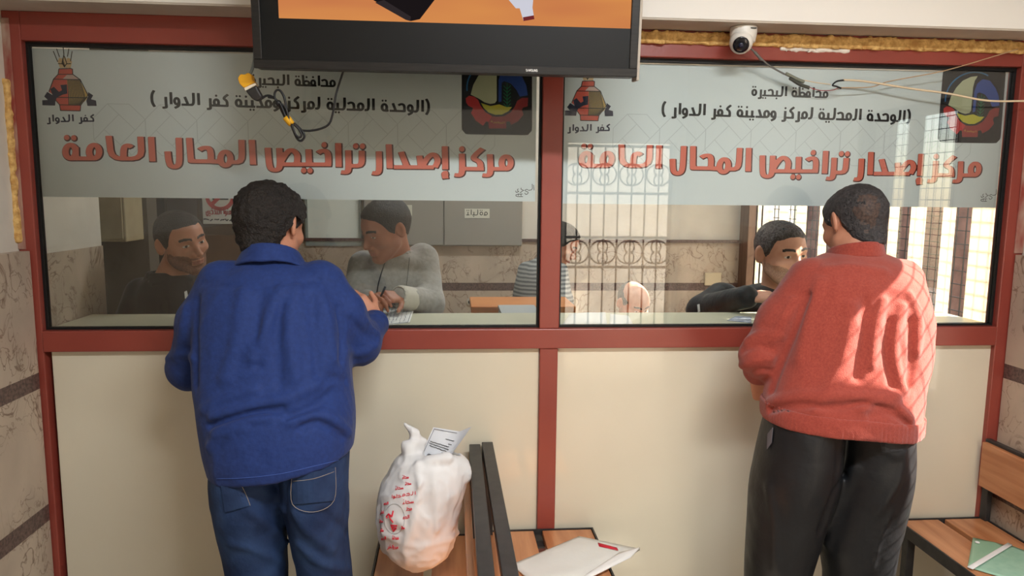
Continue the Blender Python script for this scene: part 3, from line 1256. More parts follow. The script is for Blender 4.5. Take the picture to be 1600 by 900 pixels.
def emblem_gear(root, dx):
    cx, cy = 486, 255
    rr = chaikin([(50, -160), (910, -160), (910, 832), (50, 820)], True, 3, .06)
    e = layer('gear_emblem', root, ink((20, 22, 32)), YV - .0008, [uv_poly(_eb, [tuple(p) for p in rr])], dx=dx)
    arc = [(cx + 372 * math.cos(math.radians(a)), cy - 345 * math.sin(math.radians(a))) for a in range(60, 192, 6)]
    layer('blue_arc', e, ink((52, 122, 176)), YV - .0010, [('s', [np.array(q) for q in _eb(arc)])], nib=.0022, dx=dx)
    layer('cream_field', e, ink((206, 208, 172)), YV - .0010, [uv_poly(_eb, [(160, 335), (190, 220), (250, 110), (330, 20), (440, -30), (530, -40), (495, 20), (478, 110), (478, 410), (455, 440), (400, 450), (330, 430), (260, 385)])], dx=dx)
    layer('blue_field', e, ink((48, 82, 168)), YV - .0010, [uv_poly(_eb, [(500, 430), (500, 160), (530, 60), (600, 0), (700, 20), (790, 120), (840, 225), (858, 345), (760, 360), (720, 280), (650, 200), (570, 172), (540, 190), (535, 420)])], dx=dx)
    layer('yellow_field', e, ink((212, 202, 66)), YV - .0010, [uv_poly(_eb, [(285, 438), (400, 475), (510, 455), (590, 485), (665, 488), (620, 540), (540, 580), (460, 582), (380, 555), (320, 500)])], dx=dx)
    layer('red_gear', e, ink((206, 54, 58)), YV - .0010, [uv_poly(_eb, [(100, 380), (140, 350), (200, 360), (250, 400), (280, 470), (340, 550), (420, 600), (375, 670), (350, 662), (310, 715), (220, 650), (165, 560), (190, 500), (130, 470), (105, 430)])], dx=dx)
    layer('red_gear', e, ink((160, 48, 52)), YV - .0010, [uv_poly(_eb, [(420, 600), (490, 606), (570, 597), (650, 550), (700, 480), (730, 410), (790, 375), (862, 375), (855, 480), (800, 495), (785, 520), (805, 580), (740, 660), (655, 705), (635, 662), (596, 668), (595, 750), (385, 750), (375, 670)])], dx=dx)
    wl = [uv_line(_eb, (605, 200), (605, 472))]
    for k in range(6):
        v = 225 + 44 * k
        wl += [uv_line(_eb, (560, v), (605, v + 44)), uv_line(_eb, (650, v), (605, v + 44))]
    layer('palm_leaf', e, ink((26, 128, 84)), YV - .0011, wl, nib=.0011, dx=dx)
    bm = bmesh.new()
    (xr, zr), (xl, zl) = _eb([(580, 690), (400, 672)])
    text_in(bm, 'AlbHyrE', xr + dx, xl + dx, zr, zl, .0065, at_y(YV - .0012), nib=.07, ratio=1.0)
    obj('name_lettering', bm, ink((222, 188, 84)), e)


def scribble_mark(root, dx):
    c = crop(780, 280, .05)
    st = [uv_line(c, (1030, 150), (1040, 330), (910, 350), it=1), uv_line(c, (1075, 180), (1090, 350)), uv_line(c, (900, 340), (880, 320), (830, 320), (800, 360), (870, 390), (910, 410), (890, 460), (830, 480), (790, 430), it=2),
          uv_line(c, (780, 340), (700, 380), (690, 410), (640, 410), it=1), uv_line(c, (690, 270), (670, 310), (740, 340), it=1), uv_line(c, (610, 400), (560, 330), (600, 300), it=1), uv_line(c, (600, 390), (530, 420), (510, 360), it=1),
          uv_line(c, (730, 460), (520, 470), (520, 540), (740, 545), it=1), uv_line(c, (600, 450), (600, 520)), uv_line(c, (680, 450), (680, 530))]
    layer('signature_mark', root, M_INK, YV - .001, st, nib=.0009, dx=dx)


def banner(x0, x1, z0, z1, dx, label):
    t = thing('sign_banner', label, 'sign', ((x0 + x1) / 2, YV, z0), 'printed sign banners behind the glass')
    obj('vinyl_sheet', boxm(x0, x1, YV, YV + .0012, z0, z1), M_VINYL, t)
    layer('ornament_line', t, M_PATT, YV - .0002, octagons(x0 + .01, x1 - .01, z0 + .01, z1 - .005), nib=.0011)
    h = layer('headline', t, M_CORAL, YV - .0012, HEAD, nib=.0097, ratio=1.62, dx=dx)
    layer('headline_edge', h, M_MAROON, YV - .0007, HEAD, nib=.0101, ratio=1.62, dx=dx, extra=.0023, off=(.0018, -.0018))
    bm = bmesh.new()
    (xr, zr), (xl, zl) = plane_px(525, 135), plane_px(393, 131)
    text_in(bm, TOK_GOV, xr + dx, xl + dx - .008, zr, zl, .032, at_y(YV - .001), nib=.118, ratio=1.3)
    obj('upper_line', bm, M_INK, t)
    bm = bmesh.new()
    (xr, zr), (xl, zl) = plane_px(672, 175), plane_px(235, 162)
    text_in(bm, '(Alwhde AlmHlye lmrkZ wmdyne kfR AldwAr )', xr + dx, xl + dx, zr, zl, .037, at_y(YV - .001), nib=.120, ratio=1.3)
    obj('middle_line', bm, M_INK, t)
    emblem_pot(t, dx)
    emblem_gear(t, dx)
    scribble_mark(t, dx)
    return t


DX = 1.627
banner(PL0 + .007, .272, 1.572, 2.022, 0.0, 'grey printed sign banner on the glass behind the blue shirted customer')
banner(PR0 + .008, 1.893, 1.566, 2.022, DX, 'grey printed sign banner on the glass behind the red sweater customer')


# ------------------------------------------------------------------ wall-mounted screen
def tv():
    yT, tilt = -0.40, math.radians(4)
    x0, x1 = -0.513, 0.497
    zb = 1.912
    h, dep = 0.66, 0.055
    t = thing('television', 'large black flat television hung from the beam over both windows', 'television', (0, yT, zb))
    M_TV = mat('tv_plastic', (15, 16, 16), 0.45, 0.25)
    M_LIP = mat('tv_trim', (30, 29, 28), 0.35, 0.3, col2=(40, 38, 36), scale=14, stretch=(1, 1, 12))
    rot = Matrix.Rotation(tilt, 4, 'X')

    def w(x, y, z):
        v = rot @ Vector((0, y, z))
        return (x, yT + v.y, zb + v.z)

    def tb(name, a, b, c, d, e, f, m, par, bv=.002):
        bm = bmesh.new()
        box(bm, a, b, c, d, e, f)
        if bv:
            bevel(bm, bv, 2)
        for v in bm.verts:
            v.co = Vector(w(*v.co))
        return obj(name, bm, m, par)
    tb('cabinet', x0, x1, 0.006, dep, 0.0, h, M_TV, t, .006)
    lip = .022
    tb('bottom_trim', x0, x1, -0.006, 0.012, 0, lip, M_LIP, t)
    tb('bezel', x0, x0 + .022, -.004, .006, lip, h, M_LIP, t)
    tb('bezel', x1 - .022, x1, -.004, .006, lip, h, M_LIP, t)
    tb('bezel', x0 + .022, x1 - .022, -.004, .006, h - .025, h, M_LIP, t)
    tb('lower_bezel', x0 + .022, x1 - .022, 0.0, .006, lip, .125, M_TV, t, 0)
    tb('side_shell', x1, x1 + .008, 0.0, dep, -.008, h, mat('pale_shell', (176, 166, 152), .5, .3), t)
    sx0, sx1, sz = -.445, .474, .125
    scr = tb('screen', sx0, sx1, .001, .006, sz, h - .03, emit('screen_glow', (232, 160, 84), .78, (200, 118, 76), 2.2, (.8, 1, 4)), t, 0)

    def flat(name, pts, y, m):
        bm = bmesh.new()
        vs = []
        for px, py in pts:
            # intersect the view ray with the tilted screen plane
            n = rot @ Vector((0, -1, 0))
            o = Vector(w(0, y, 0))
            d = Vector(P(px, py, 0) - CAM)
            c = Vector(CAM)
            vs.append(bm.verts.new(c + d * ((o - c).dot(n) / d.dot(n))))
        bm.faces.new(vs)
        return obj(name, bm, m, scr)
    flat('picture_patch', [(578, -30), (583, 0), (634, 30), (642, 33), (656, 30), (679, 0), (684, -30)], .0006, emit('screen_dark', (34, 28, 30), .55))
    flat('picture_patch', [(586, 4), (634, 31), (641, 33), (642, 26), (600, 0)], .0004, emit('screen_mid', (58, 50, 52), .55))
    flat('picture_patch', [(795, -10), (795, 0), (806, 13), (812, 13), (818, 33), (835, 30), (832, 12), (834, -10)], .0006, emit('screen_white', (214, 214, 226), .75))
    flat('picture_patch', [(818, 33), (835, 30), (834, 24), (817, 27)], .0004, emit('screen_red', (130, 50, 52), .6))
    # maker's lettering on the lip
    bm = bmesh.new()
    f = {'S': [[(1, .9), (.1, 1), (.1, .55), (.9, .5), (.9, 0), (0, .05)]], 'A': [[(0, 0), (.5, 1), (1, 0)]], 'M': [[(0, 0), (.1, 1), (.5, .2), (.9, 1), (1, 0)]],
         'U': [[(.05, 1), (.05, 0), (.95, 0), (.95, 1)]], 'N': [[(.05, 0), (.05, 1), (.95, 0), (.95, 1)]], 'G': [[(.95, .9), (.05, 1), (.05, 0), (.95, 0), (.95, .5), (.5, .5)]]}
    x = .195
    st = []
    for ch in 'SAMSUNG':
        for pl in f[ch]:
            st.append(('s', [np.array((x + u * .0032, .008 + v * .0055)) for u, v in pl]))
        x += .0046
    pen(bm, st, .0006, 1.0, lambda a, b: w(a, -.0066, b))
    obj('maker_lettering', bm, mat('silver_print', (206, 206, 204), .3, .5), t)
    # wall bracket up to the beam
    for x in (-.2, .2):
        bm = bmesh.new()
        box(bm, x - .02, x + .02, yT + .07, -.162, 2.25, 2.29)
        box(bm, x - .02, x + .02, yT + .05, yT + .07, 2.0, 2.5)
        obj('wall_bracket', bm, M_STEEL, t)
    return w


tv_w = tv()

# ------------------------------------------------------------------ things on the office back wall
M_PAPER = mat('white_paper', (232, 232, 228), 0.7, 0.2)
M_PAPERG = mat('aged_label', (206, 204, 190), 0.7, 0.2)


def wall_rect(px0, py0, px1, py1, Y):
    a, b = P(px0, py0, Y), P(px1, py1, Y)
    return a[0], b[0], b[2], a[2]


def lines_in(bm, x0, x1, z0, z1, rows, to3, nib=.0012, seed=0, frac=.9):
    """rows of handwriting-like joined strokes"""
    rnd = random.Random(seed)
    st = []
    for r in range(rows):
        z = z1 - (z1 - z0) * (r + .5) / rows
        h = (z1 - z0) / rows * .3
        x = x1
        end = x0 + (x1 - x0) * (1 - frac) * rnd.random() * 2
        while x > end:
            L = rnd.uniform(.10, .22) * (x1 - x0)
            n = max(3, int(L / (h * .9)))
            st.append(('s', chaikin([(x - L * i / n, z + h * rnd.uniform(-.4, 1.0)) for i in range(n + 1)], False, 1)))
            x -= L * 1.25
    pen(bm, st, nib, 1.0, to3)


Y2 = YB - 0.001
# no-smoking notice
x0, x1, z0, z1 = wall_rect(315, 282, 372, 350, Y2)
ns = thing('no_smoking_sign', 'white no smoking notice with a red ring on the dim back wall', 'sign', ((x0 + x1) / 2, Y2, z0))
obj('board', boxm(x0, x1, Y2 - .012, Y2, z0, z1, .003), mat('sign_white', (226, 224, 216), .5, .4), ns)
cx, cz, rr = (x0 + x1) / 2 + .005, z1 - (z1 - z0) * .36, (x1 - x0) * .37
layer('red_ring', ns, ink((196, 52, 58)), Y2 - .0126, [ring(cx, cz, rr, rr, 36), ('s', [np.array((cx + rr * .7, cz + rr * .7)), np.array((cx - rr * .7, cz - rr * .7))])], nib=.012)
layer('cigarette', ns, M_INK, Y2 - .0124, [('s', [np.array((cx - rr * .6, cz - .012)), np.array((cx + rr * .65, cz - .012))]), ('s', chaikin([(cx + rr * .6, cz + .01), (cx + rr * .6, cz + .04), (cx + rr * .4, cz + .05)], False, 1))], nib=.01)
bm = bmesh.new()
text_in(bm, 'mmnwA AltdxyN', x1 - .02, x0 + .02, z0 + .062, z0 + .062, .04, at_y(Y2 - .0126), nib=.09)
obj('arabic_lettering', bm, ink((160, 50, 54)), ns)
bm = bmesh.new()
lines_in(bm, x0 + .02, x1 - .02, z0 + .005, z0 + .04, 1, at_y(Y2 - .0126), nib=.0035, seed=3)
obj('small_lettering', bm, M_INK, ns)
# left part of the back wall, its dim light put into the brown
x0, x1, z0, z1 = wall_rect(150, 250, 470, 600, YB)
struct('wall_dim', boxm(-3.0, P(476, 400, YB)[0], YB - .001, YB, 0, 2.2), mat('dim_wall', (104, 90, 78), .8, .2, col2=(84, 70, 58), scale=3))
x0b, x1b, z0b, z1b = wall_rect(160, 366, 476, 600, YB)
struct('trim_2', boxm(-3.0, x1b, YB - .012, YB - .001, 0, z1b), mat('dim_wainscot', (112, 84, 62), .6, .3, col2=(92, 66, 48), scale=4))  # wainscot browned in colour for the same dim light
# board added in place of a pale reflection on the glass
x0, x1, z0, z1 = wall_rect(476, 250, 566, 384, YB)
wb = thing('reflection_board', 'pale framed board added for a glass reflection between the two clerks of the first window', 'board', ((x0 + x1) / 2, Y2, z0))
obj('board', boxm(x0, x1, Y2 - .02, Y2, z0, z1, .002), mat('reflection_pale', (232, 238, 230), .35, .5), wb)
bm = bmesh.new()
box(bm, x0, x1, Y2 - .03, Y2 - .02, z0, z0 + .02)
box(bm, x0, x0 + .015, Y2 - .03, Y2 - .02, z0 + .02, z1)
box(bm, x1 - .015, x1, Y2 - .03, Y2 - .02, z0 + .02, z1)
obj('frame', bm, mat('board_frame', (150, 156, 150), .4, .5), wb)
# grey wall cupboard with two paper labels
x0, x1, z0, z1 = wall_rect(568, 200, 814, 385, YB)
cb = thing('wall_cupboard', 'grey wall cupboard with two paper labels above the tiled wall', 'cupboard', ((x0 + x1) / 2, YB, z0))
M_CUP = mat('grey_cupboard', (146, 142, 134), .55, .3)
z0 += .005
obj('body', boxm(x0, x1, YB - .06, YB, z0, z1 + .3, .003), M_CUP, cb)
n = 2
for k in range(n):
    a, b = x0 + (x1 - x0) * k / n + .004, x0 + (x1 - x0) * (k + 1) / n - .004
    dr = obj('door', boxm(a, b, YB - .078, YB - .06, z0 + .006, z1 + .29, .003), M_CUP, cb)
    obj('handle', boxm(b - .05, b - .035, YB - .09, YB - .078, z0 + .3, z0 + .42, .002), M_STEEL, dr)
for (pa, pb, pc, pd), sd in (((606, 320, 644, 337), 1), ((726, 326, 765, 341), 2)):
    xa, xb, za, zb = wall_rect(pa, pb, pc, pd, YB - .079)
    lb = obj('paper_label', boxm(xa, xb, YB - .080, YB - .0782, za, zb), M_PAPERG, cb)
    bm = bmesh.new()
    text_in(bm, 'mlfAt' if sd == 1 else 'mElbAt', xb - .01, xa + .01, za + .02, za + .02, .035, at_y(YB - .0804), nib=.07, ratio=1.0)
    obj('handwriting', bm, M_INK, lb)
# wall socket
x0, x1, z0, z1 = wall_rect(728, 465, 748, 478, YB - .02)
so = thing('wall_socket', 'oval pale wall socket on the tiles between the seated clerks', 'socket', ((x0 + x1) / 2, YB - .02, (z0 + z1) / 2))
bm = bmesh.new()
lathe(bm, [(.042, 0), (.042, .006), (.036, .010), (.0, .010)], ((x0 + x1) / 2, YB - .02, (z0 + z1) / 2), (0, -1, 0))
for v in bm.verts:
    v.co.z = (z0 + z1) / 2 + (v.co.z - (z0 + z1) / 2) * .7
smooth(obj('plate', bm, mat('socket_cream', (200, 190, 172), .4, .4), so))
bm = bmesh.new()
for s in (-1, 1):
    lathe(bm, [(.012, 0), (.012, .003), (0, .003)], ((x0 + x1) / 2 + s * .016, YB - .030, (z0 + z1) / 2), (0, -1, 0), 16)
obj('outlet', bm, M_INK, so)
# wall socket cover low on the lit wall
x0, x1, z0, z1 = wall_rect(1101, 426, 1126, 446, YB - .02)
sw = tag(obj('wall_cover', boxm(x0, x1, YB - .03, YB - .02, z0, z1, .004), mat('cover_cream', (214, 198, 166), .5, .4)), 'small square cream cover plate on the tiles by the slatted window', 'cover plate')
# dark cupboard behind the first clerk and a pale box on it
x0, x1, z0, z1 = wall_rect(198, 250, 262, 600, 1.75)
dk = thing('tall_cupboard', 'tall dark cupboard in the dim corner behind the clerk in black', 'cupboard', ((x0 + x1) / 2, 1.95, 0))
M_DARKC = mat('dark_cupboard', (40, 36, 32), .6, .3)
xa, xb = P(166, 400, 1.7)[0], P(262, 400, 1.7)[0]
obj('body', boxm(xa, xb, 1.72, 2.2, 0, 1.95, .004), M_DARKC, dk)
for k in range(2):
    dd = obj('door', boxm(xa + (xb - xa) * k / 2 + .004, xa + (xb - xa) * (k + 1) / 2 - .004, 1.705, 1.72, .05, 1.93, .003), M_DARKC, dk)
    obj('handle', boxm(xa + (xb - xa) * .5 + (-.03 if k == 0 else .02), xa + (xb - xa) * .5 + (-.02 if k == 0 else .03), 1.69, 1.705, .95, 1.1, .002), M_STEEL, dd)
x0, x1, z0, z1 = wall_rect(150, 300, 198, 378, 1.2)
cbx = thing('meter_box', 'beige metal box on the dim wall beyond the tiled pillar', 'box', ((x0 + x1) / 2, 1.3, z0))
M_BOX = mat('beige_metal', (176, 164, 132), .5, .4, col2=(160, 148, 118), scale=8)
obj('case', boxm(x0, x1, 1.2, 1.4, z0, z1 + .1, .006), M_BOX, cbx)
obj('door', boxm(x0 + .012, x1 - .012, 1.194, 1.2, z0 + .012, z1 + .088, .003), M_BOX, cbx)
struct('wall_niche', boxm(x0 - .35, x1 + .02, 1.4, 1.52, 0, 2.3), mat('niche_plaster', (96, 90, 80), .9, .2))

# ------------------------------------------------------------------ benches
M_PLANK = wood_mat('orange_plank', (202, 142, 98), (172, 110, 68), 1)


def bench(name, label, x0, x1, y0, y1, zs, back, lean=0.02, ztop=.765, rail=.037, twist=0.0, planks=((0.0, .46), (.54, 1.0)), back_planks=((.50, .68),)):
    """x0..x1 seat width, long axis along y; back = -1 backrest on the low-x side, +1 on the high-x side"""
    t = thing(name, label, 'bench', ((x0 + x1) / 2, (y0 + y1) / 2, 0), 'slatted wooden benches')
    w = .03
    bx = x0 if back < 0 else x1
    tw = lambda x, y: x + (y1 - y) * twist

    def tb(nm, a, b, c, d, e, f, m, bv=.002):
        bm = bmesh.new()
        box(bm, a, b, c, d, e, f)
        if bv:
            bevel(bm, bv, 2)
        for v in bm.verts:
            v.co.x = tw(v.co.x, v.co.y) + (max(0, v.co.z - zs) * lean * back / (ztop - zs) if nm.startswith('back') else 0)
        return obj(nm, bm, m, t)
    bm = bmesh.new()
    e = .006
    for a, b, c, d in ((x0, x0 + e, y0, y1), (x1 - e, x1, y0, y1), (x0 + e, x1 - e, y0, y0 + e), (x0 + e, x1 - e, y1 - e, y1)):
        box(bm, a, b, c, d, zs - .042, zs)
    for yy in (y0 + .28, (y0 + y1) / 2, y1 - .05):
        box(bm, x0 + e, x1 - e, yy - .02, yy + .02, zs - .036, zs - .03)
    for v in bm.verts:
        v.co.x = tw(v.co.x, v.co.y)
    obj('seat_frame', bm, M_STEEL, t)
    for a, b in planks:
        xa, xb = x0 + e + .002 + (x1 - x0 - 2 * e - .004) * a, x0 + e + .002 + (x1 - x0 - 2 * e - .004) * b
        tb('seat_plank', xa, xb, y0 + e + .002, y1 - e - .002, zs - .029, zs - .002, M_PLANK, .003)
    for yy in (y0 + .04, y1 - .04 - w):
        for xx in (x0 + .002, x1 - w - .002):
            tb('leg', xx, xx + w, yy, yy + w, 0.0, zs - .04, M_STEEL)
    # backrest: two uprights, top rail and planks
    ba, bb = (bx - .0, bx + rail) if back < 0 else (bx - rail, bx)
    for yy in (y0 + .004, y1 - .034):
        tb('back_upright', ba, bb, yy, yy + w, zs - .04, ztop - .02, M_STEEL)
    tb('back_rail', ba, bb, y0, y1, ztop - .03, ztop, M_STEEL)
    for a, b in back_planks:
        za, zb = zs + (ztop - zs) * a, zs + (ztop - zs) * b
        pa, pb = (bb, bb + .02) if back < 0 else (ba - .02, ba)
        tb('back_plank', pa, pb, y0 + .01, y1 - .01, za, zb, M_PLANK, .003)
    return t


bench('bench', 'orange plank bench under the white plastic bag, its dark back against another bench', -.246, .0925, -1.32, -.05, .45, 1, 0.0)
bench('bench', 'orange plank bench carrying the white paper envelope beside the red post', .098, .486, -1.32, -.03, .45, -1, 0.0, twist=.012)
bench('bench', 'orange plank bench along the tiled wall with the green folder on its seat', 1.592, 1.925, -1.42, -.03, .45, 1, .0, ztop=.745, rail=.02, back_planks=((.42, .97),))

# ------------------------------------------------------------------ plastic shopping bag with a letter in it
YBG = -.33


def bag():
    rows = []
    for py, xa, xb, b in ((882, 640, 668, .05), (868, 616, 699, .09), (845, 595, 713, .108), (815, 589, 716, .115), (780, 590, 722, .112), (750, 600, 731, .10), (725, 615, 733, .085), (708, 628, 716, .06)):
        A, Bp = P(xa, py, YBG), P(xb, py, YBG)
        rows.append((A[2], (A[0] + Bp[0]) / 2, YBG, (Bp[0] - A[0]) / 2, b))
    z0 = min(r[0] for r in rows)
    dz = .452 - z0
    lf = Loft(rows, n=2.1, sm=5)
    pp = lambda x, y, Y=YBG: P(x, y, Y)
    folds = [[pp(716, 712, YBG - .07), pp(690, 730, YBG - .10), pp(668, 742, YBG - .11), pp(655, 760, YBG - .11)],
             [pp(650, 715, YBG - .06), pp(655, 760, YBG - .11), pp(645, 820, YBG - .12), pp(632, 860, YBG - .1)],
             [pp(700, 760, YBG - .1), pp(705, 820, YBG - .1)], [pp(690, 860, YBG - .08), pp(640, 850, YBG - .11), pp(600, 835, YBG - .08)],
             [pp(712, 840, YBG - .06), pp(665, 852, YBG - .11), pp(640, 866, YBG - .1)], [pp(680, 760, YBG - .1), pp(684, 830, YBG - .11)]]
    knots = [(pp(639, 700), pp(648, 740), .02, .03), (pp(640, 700), pp(644, 690), .018, .014), (pp(644, 694), pp(646, 676, YBG + .01), .010, .013), (pp(646, 676, YBG + .01), pp(632, 662, YBG + .02), .013, .004),
             (pp(646, 690), pp(662, 690, YBG + .02), .012, .012), (pp(634, 694), pp(642, 698), .013, .016), (pp(704, 716), pp(706, 702), .010, .005), (pp(648, 678, YBG + .01), pp(655, 700, YBG + .02), .008, .02), (pp(704, 726, YBG - .03), pp(720, 742, YBG - .02), .030, .030), (pp(672, 722, YBG - .05), pp(700, 716, YBG - .05), .016, .014), (pp(690, 842), pp(714, 834), .03, .010), (pp(612, 850), pp(660, 872), .03, .03)]

    def f(p):
        q = p - np.array([0, 0, dz * 0])
        d = lf(q, kc=.03)
        for a, b, ra, rb in knots:
            d = smin(d, cap(q, a, b, ra, rb), .009)
        for k, fl in enumerate(folds):
            e = polyd(q, fl)
            d = d - .007 * np.exp(-(e / .012) ** 2)
        d = d + .008 * vnoise(q + 3, 15) + .016 * np.abs(vnoise(q * np.array([1, 1, .6]) + 7, 26)) + .009 * np.abs(vnoise(q * np.array([1, 1, .7]) + 1, 55)) - .006
        # open mouth
        d = smax(d, -ell(q, pp(690, 712, YBG + .01), (.055, .045, .04)), .008)
        return smax(d, .452 - q[:, 2], .006)
    return f, rows


fbag, rows_bag = bag()
lo = [min(r[1] - r[3] for r in rows_bag) - .05, YBG - .17, .44]
hi = [max(r[1] + r[3] for r in rows_bag) + .05, YBG + .17, .97]
M_BAG = bpy.data.materials.new('thin_white_plastic')
M_BAG.use_nodes = True
_nt = M_BAG.node_tree
_p = _nt.nodes['Principled BSDF']
_p.inputs['Base Color'].default_value = lin((220, 219, 218))
_p.inputs['Roughness'].default_value = .32
_p.inputs['Transmission Weight'].default_value = .05
_p.inputs['IOR'].default_value = 1.2
me, V, Fq = net_mesh('bag', fbag, lo, hi, .0055, relax=0)
bg = thing('shopping_bag', 'knotted white plastic bag with red print standing on the bench', 'bag', (-.1, YBG, .452))
bag_o = obj('bag_body', me, M_BAG, bg)
from mathutils.bvhtree import BVHTree
bvh = BVHTree.FromPolygons([tuple(v) for v in V], [tuple(int(i) for i in q) for q in Fq])


def on_bag(px, py, off=.0012):
    c = Vector(CAM)
    d = Vector(P(px, py, 0) - CAM).normalized()
    h = bvh.ray_cast(c, d)
    return h[0] - d * off if h[0] else None


def bag_print(name, lines, r, m):
    bm = bmesh.new()
    for ln in lines:
        ln = [tuple(q) for q in ln]
        dense = []
        for a, b in zip(ln, ln[1:]):
            n = max(2, int(math.hypot(b[0] - a[0], b[1] - a[1]) / 1.2))
            dense += [(a[0] + (b[0] - a[0]) * i / n, a[1] + (b[1] - a[1]) * i / n) for i in range(n)]
        dense.append(ln[-1])
        pts = [on_bag(*q) for q in dense]
        pts = [q for q in pts if q is not None]
        if len(pts) > 2:
            tube(bm, pts, r, 5)
    return obj(name, bm, m, bg)


M_RINK = mat('red_print', (206, 44, 62), .5, .3)
rnd = random.Random(11)
ln = []
k = 180 / 704.0
for u, v, w_, hgt in ((268, 340, 40, 24), (285, 378, 38, 20), (225, 405, 50, 22), (200, 455, 60, 24), (265, 440, 88, 26), (270, 490, 68, 26), (155, 500, 28, 20), (132, 555, 24, 20), (128, 610, 22, 22), (132, 665, 22, 22), (140, 715, 28, 22), (175, 765, 40, 22), (210, 770, 34, 22), (205, 710, 42, 24), (262, 650, 20, 22), (272, 585, 40, 26), (292, 535, 36, 26)):
    st, wid = words(rnd.choice(['mHl', 'kfR', 'Alhm', 'HlwA', 'stAr', 'mHmd', 'bydAe', 'sHAn']))
    x, y, sc = 560 + (u + w_) * k, 660 + v * k, w_ * k / wid
    for kind, pts in st:
        if kind == 'd':
            ln.append([(x - pts[0] * sc - .5, y - pts[1] * hgt * k * .8), (x - pts[0] * sc + .5, y - pts[1] * hgt * k * .8)])
        else:
            ln.append([(x - q[0] * sc, y - q[1] * hgt * k * .8 + q[0] * sc * .12) for q in pts])
bag_print('red_lettering', ln, .0010, M_RINK)
big = [[(560 + u * k, 660 + v * k) for u, v in pl] for pl in ([(212, 540), (205, 575), (185, 560), (170, 575), (178, 585)], [(185, 560), (195, 590), (212, 612)], [(200, 630), (215, 665), (232, 645), (205, 640)], [(205, 650), (222, 660)], [(198, 628), (236, 632)])]
bag_print('red_mark', big, .0022, M_RINK)
bag_print('grey_ring', [[(560 + (220 + 62 * math.cos(a)) * k, 660 + (590 + 92 * math.sin(a)) * k) for a in [2 * math.pi * i / 30 for i in range(31)]]], .0006, mat('grey_print', (150, 150, 150), .6, .3))
# letter sticking out of the bag
YL = YBG + .02
M_SHEET = mat('letter_paper', (226, 228, 232), .7, .2)
cr3 = lambda u, v: (560 + u * .289, 640 + v * .289)
lt = thing('letter', 'printed white letter sticking out of the plastic bag', 'letter', P(675, 715, YL))
bm = bmesh.new()
g = []
for i in range(9):
    s = i / 8
    top = (1 - s) * np.array(cr3(405, 95)) + s * np.array(cr3(548, 118))
    bot = (1 - s) * np.array(cr3(330, 262)) + s * np.array(cr3(452, 330))
    bend = YL + .02 * math.sin(s * 3)
    g.append([bm.verts.new([float(t) for t in P(*(top * (1 - j / 6) + bot * j / 6), bend)]) for j in range(7)])
for s in (.5, 1.0):
    top = np.array(cr3(548, 118)) * (1 - s) + s * np.array(cr3(612, 92))
    bot = np.array(cr3(452, 330)) * (1 - s) + s * np.array(cr3(470, 290))
    g.append([bm.verts.new([float(t) for t in P(*(top * (1 - j / 6) + bot * j / 6), YL + .01 - .045 * s)]) for j in range(7)])
for a, b in zip(g, g[1:]):
    for j in range(6):
        bm.faces.new((a[j], a[j + 1], b[j + 1], b[j]))
bmesh.ops.recalc_face_normals(bm, faces=bm.faces[:])
smooth(obj('sheet', bm, M_SHEET, lt))
bm = bmesh.new()
TL, TR, BL = P(*cr3(405, 95), YL), P(*cr3(548, 118), YL + .02 * math.sin(3)), P(*cr3(330, 262), YL)


def on_letter(s, t):
    top = (1 - s) * np.array(cr3(405, 95)) + s * np.array(cr3(548, 118))
    bot = (1 - s) * np.array(cr3(330, 262)) + s * np.array(cr3(452, 330))
    return P(*(top * (1 - t) + bot * t), YL + .02 * math.sin(s * 3) - .002)


for r, (t, a, b) in enumerate(((.26, .62, .95), (.36, .80, .92), (.43, .12, .86), (.49, .10, .90), (.55, .16, .92), (.62, .70, .90), (.78, .25, .50), (.81, .22, .55))):
    rr2 = random.Random(r)
    n = int((b - a) * 46)
    tube(bm, [on_letter(b - (b - a) * i / n, t - .012 * rr2.random()) for i in range(n + 1)], .0008, 4)
obj('print_line', bm, M_INK, lt)
bm = bmesh.new()
tube(bm, [on_letter(.06, .9 - .85 * i / 12) for i in range(13)] + [on_letter(.06 + .86 * i / 12, .05) for i in range(13)], .0006, 4)
obj('border_line', bm, M_NAVY, lt)

# ------------------------------------------------------------------ big white envelope on the second bench
M_ENV = mat('white_envelope', (224, 224, 218), .6, .3, bump=.25, bscale=18)
zs = .4505


def sheet(name, corners, z, th, m, parent, sag=.004, n=14, zup=None):
    """soft slab over four pixel corners lying at height z"""
    cs = [Q(px, py, z) for px, py in corners]
    bm = bmesh.new()
    vs = []
    for i in range(n + 1):
        row = []
        for j in range(n + 1):
            s, t = i / n, j / n
            p = cs[0] * (1 - s) * (1 - t) + cs[1] * s * (1 - t) + cs[2] * s * t + cs[3] * (1 - s) * t
            b = 4 * s * (1 - s) * 4 * t * (1 - t)
            h = z + th * (.35 + .65 * min(1, b * 1.6)) + sag * (vnoise(np.array([[p[0], p[1], .3]]), 16)[0]) * min(1, b * 3)
            if zup:
                h += zup(s, t)
            row.append(bm.verts.new((float(p[0]), float(p[1]), float(h))))
        vs.append(row)
    for i in range(n):
        for j in range(n):
            bm.faces.new((vs[i][j], vs[i + 1][j], vs[i + 1][j + 1], vs[i][j + 1]))
    ed = [e for e in bm.edges if e.is_boundary]
    r = bmesh.ops.extrude_edge_only(bm, edges=ed)
    nv = [x for x in r['geom'] if isinstance(x, bmesh.types.BMVert)]
    for v in nv:
        v.co.z = z
    bmesh.ops.holes_fill(bm, edges=[e for e in bm.edges if e.is_boundary], sides=200)
    bmesh.ops.recalc_face_normals(bm, faces=bm.faces[:])
    o = obj(name, bm, m, parent)
    return smooth(o)


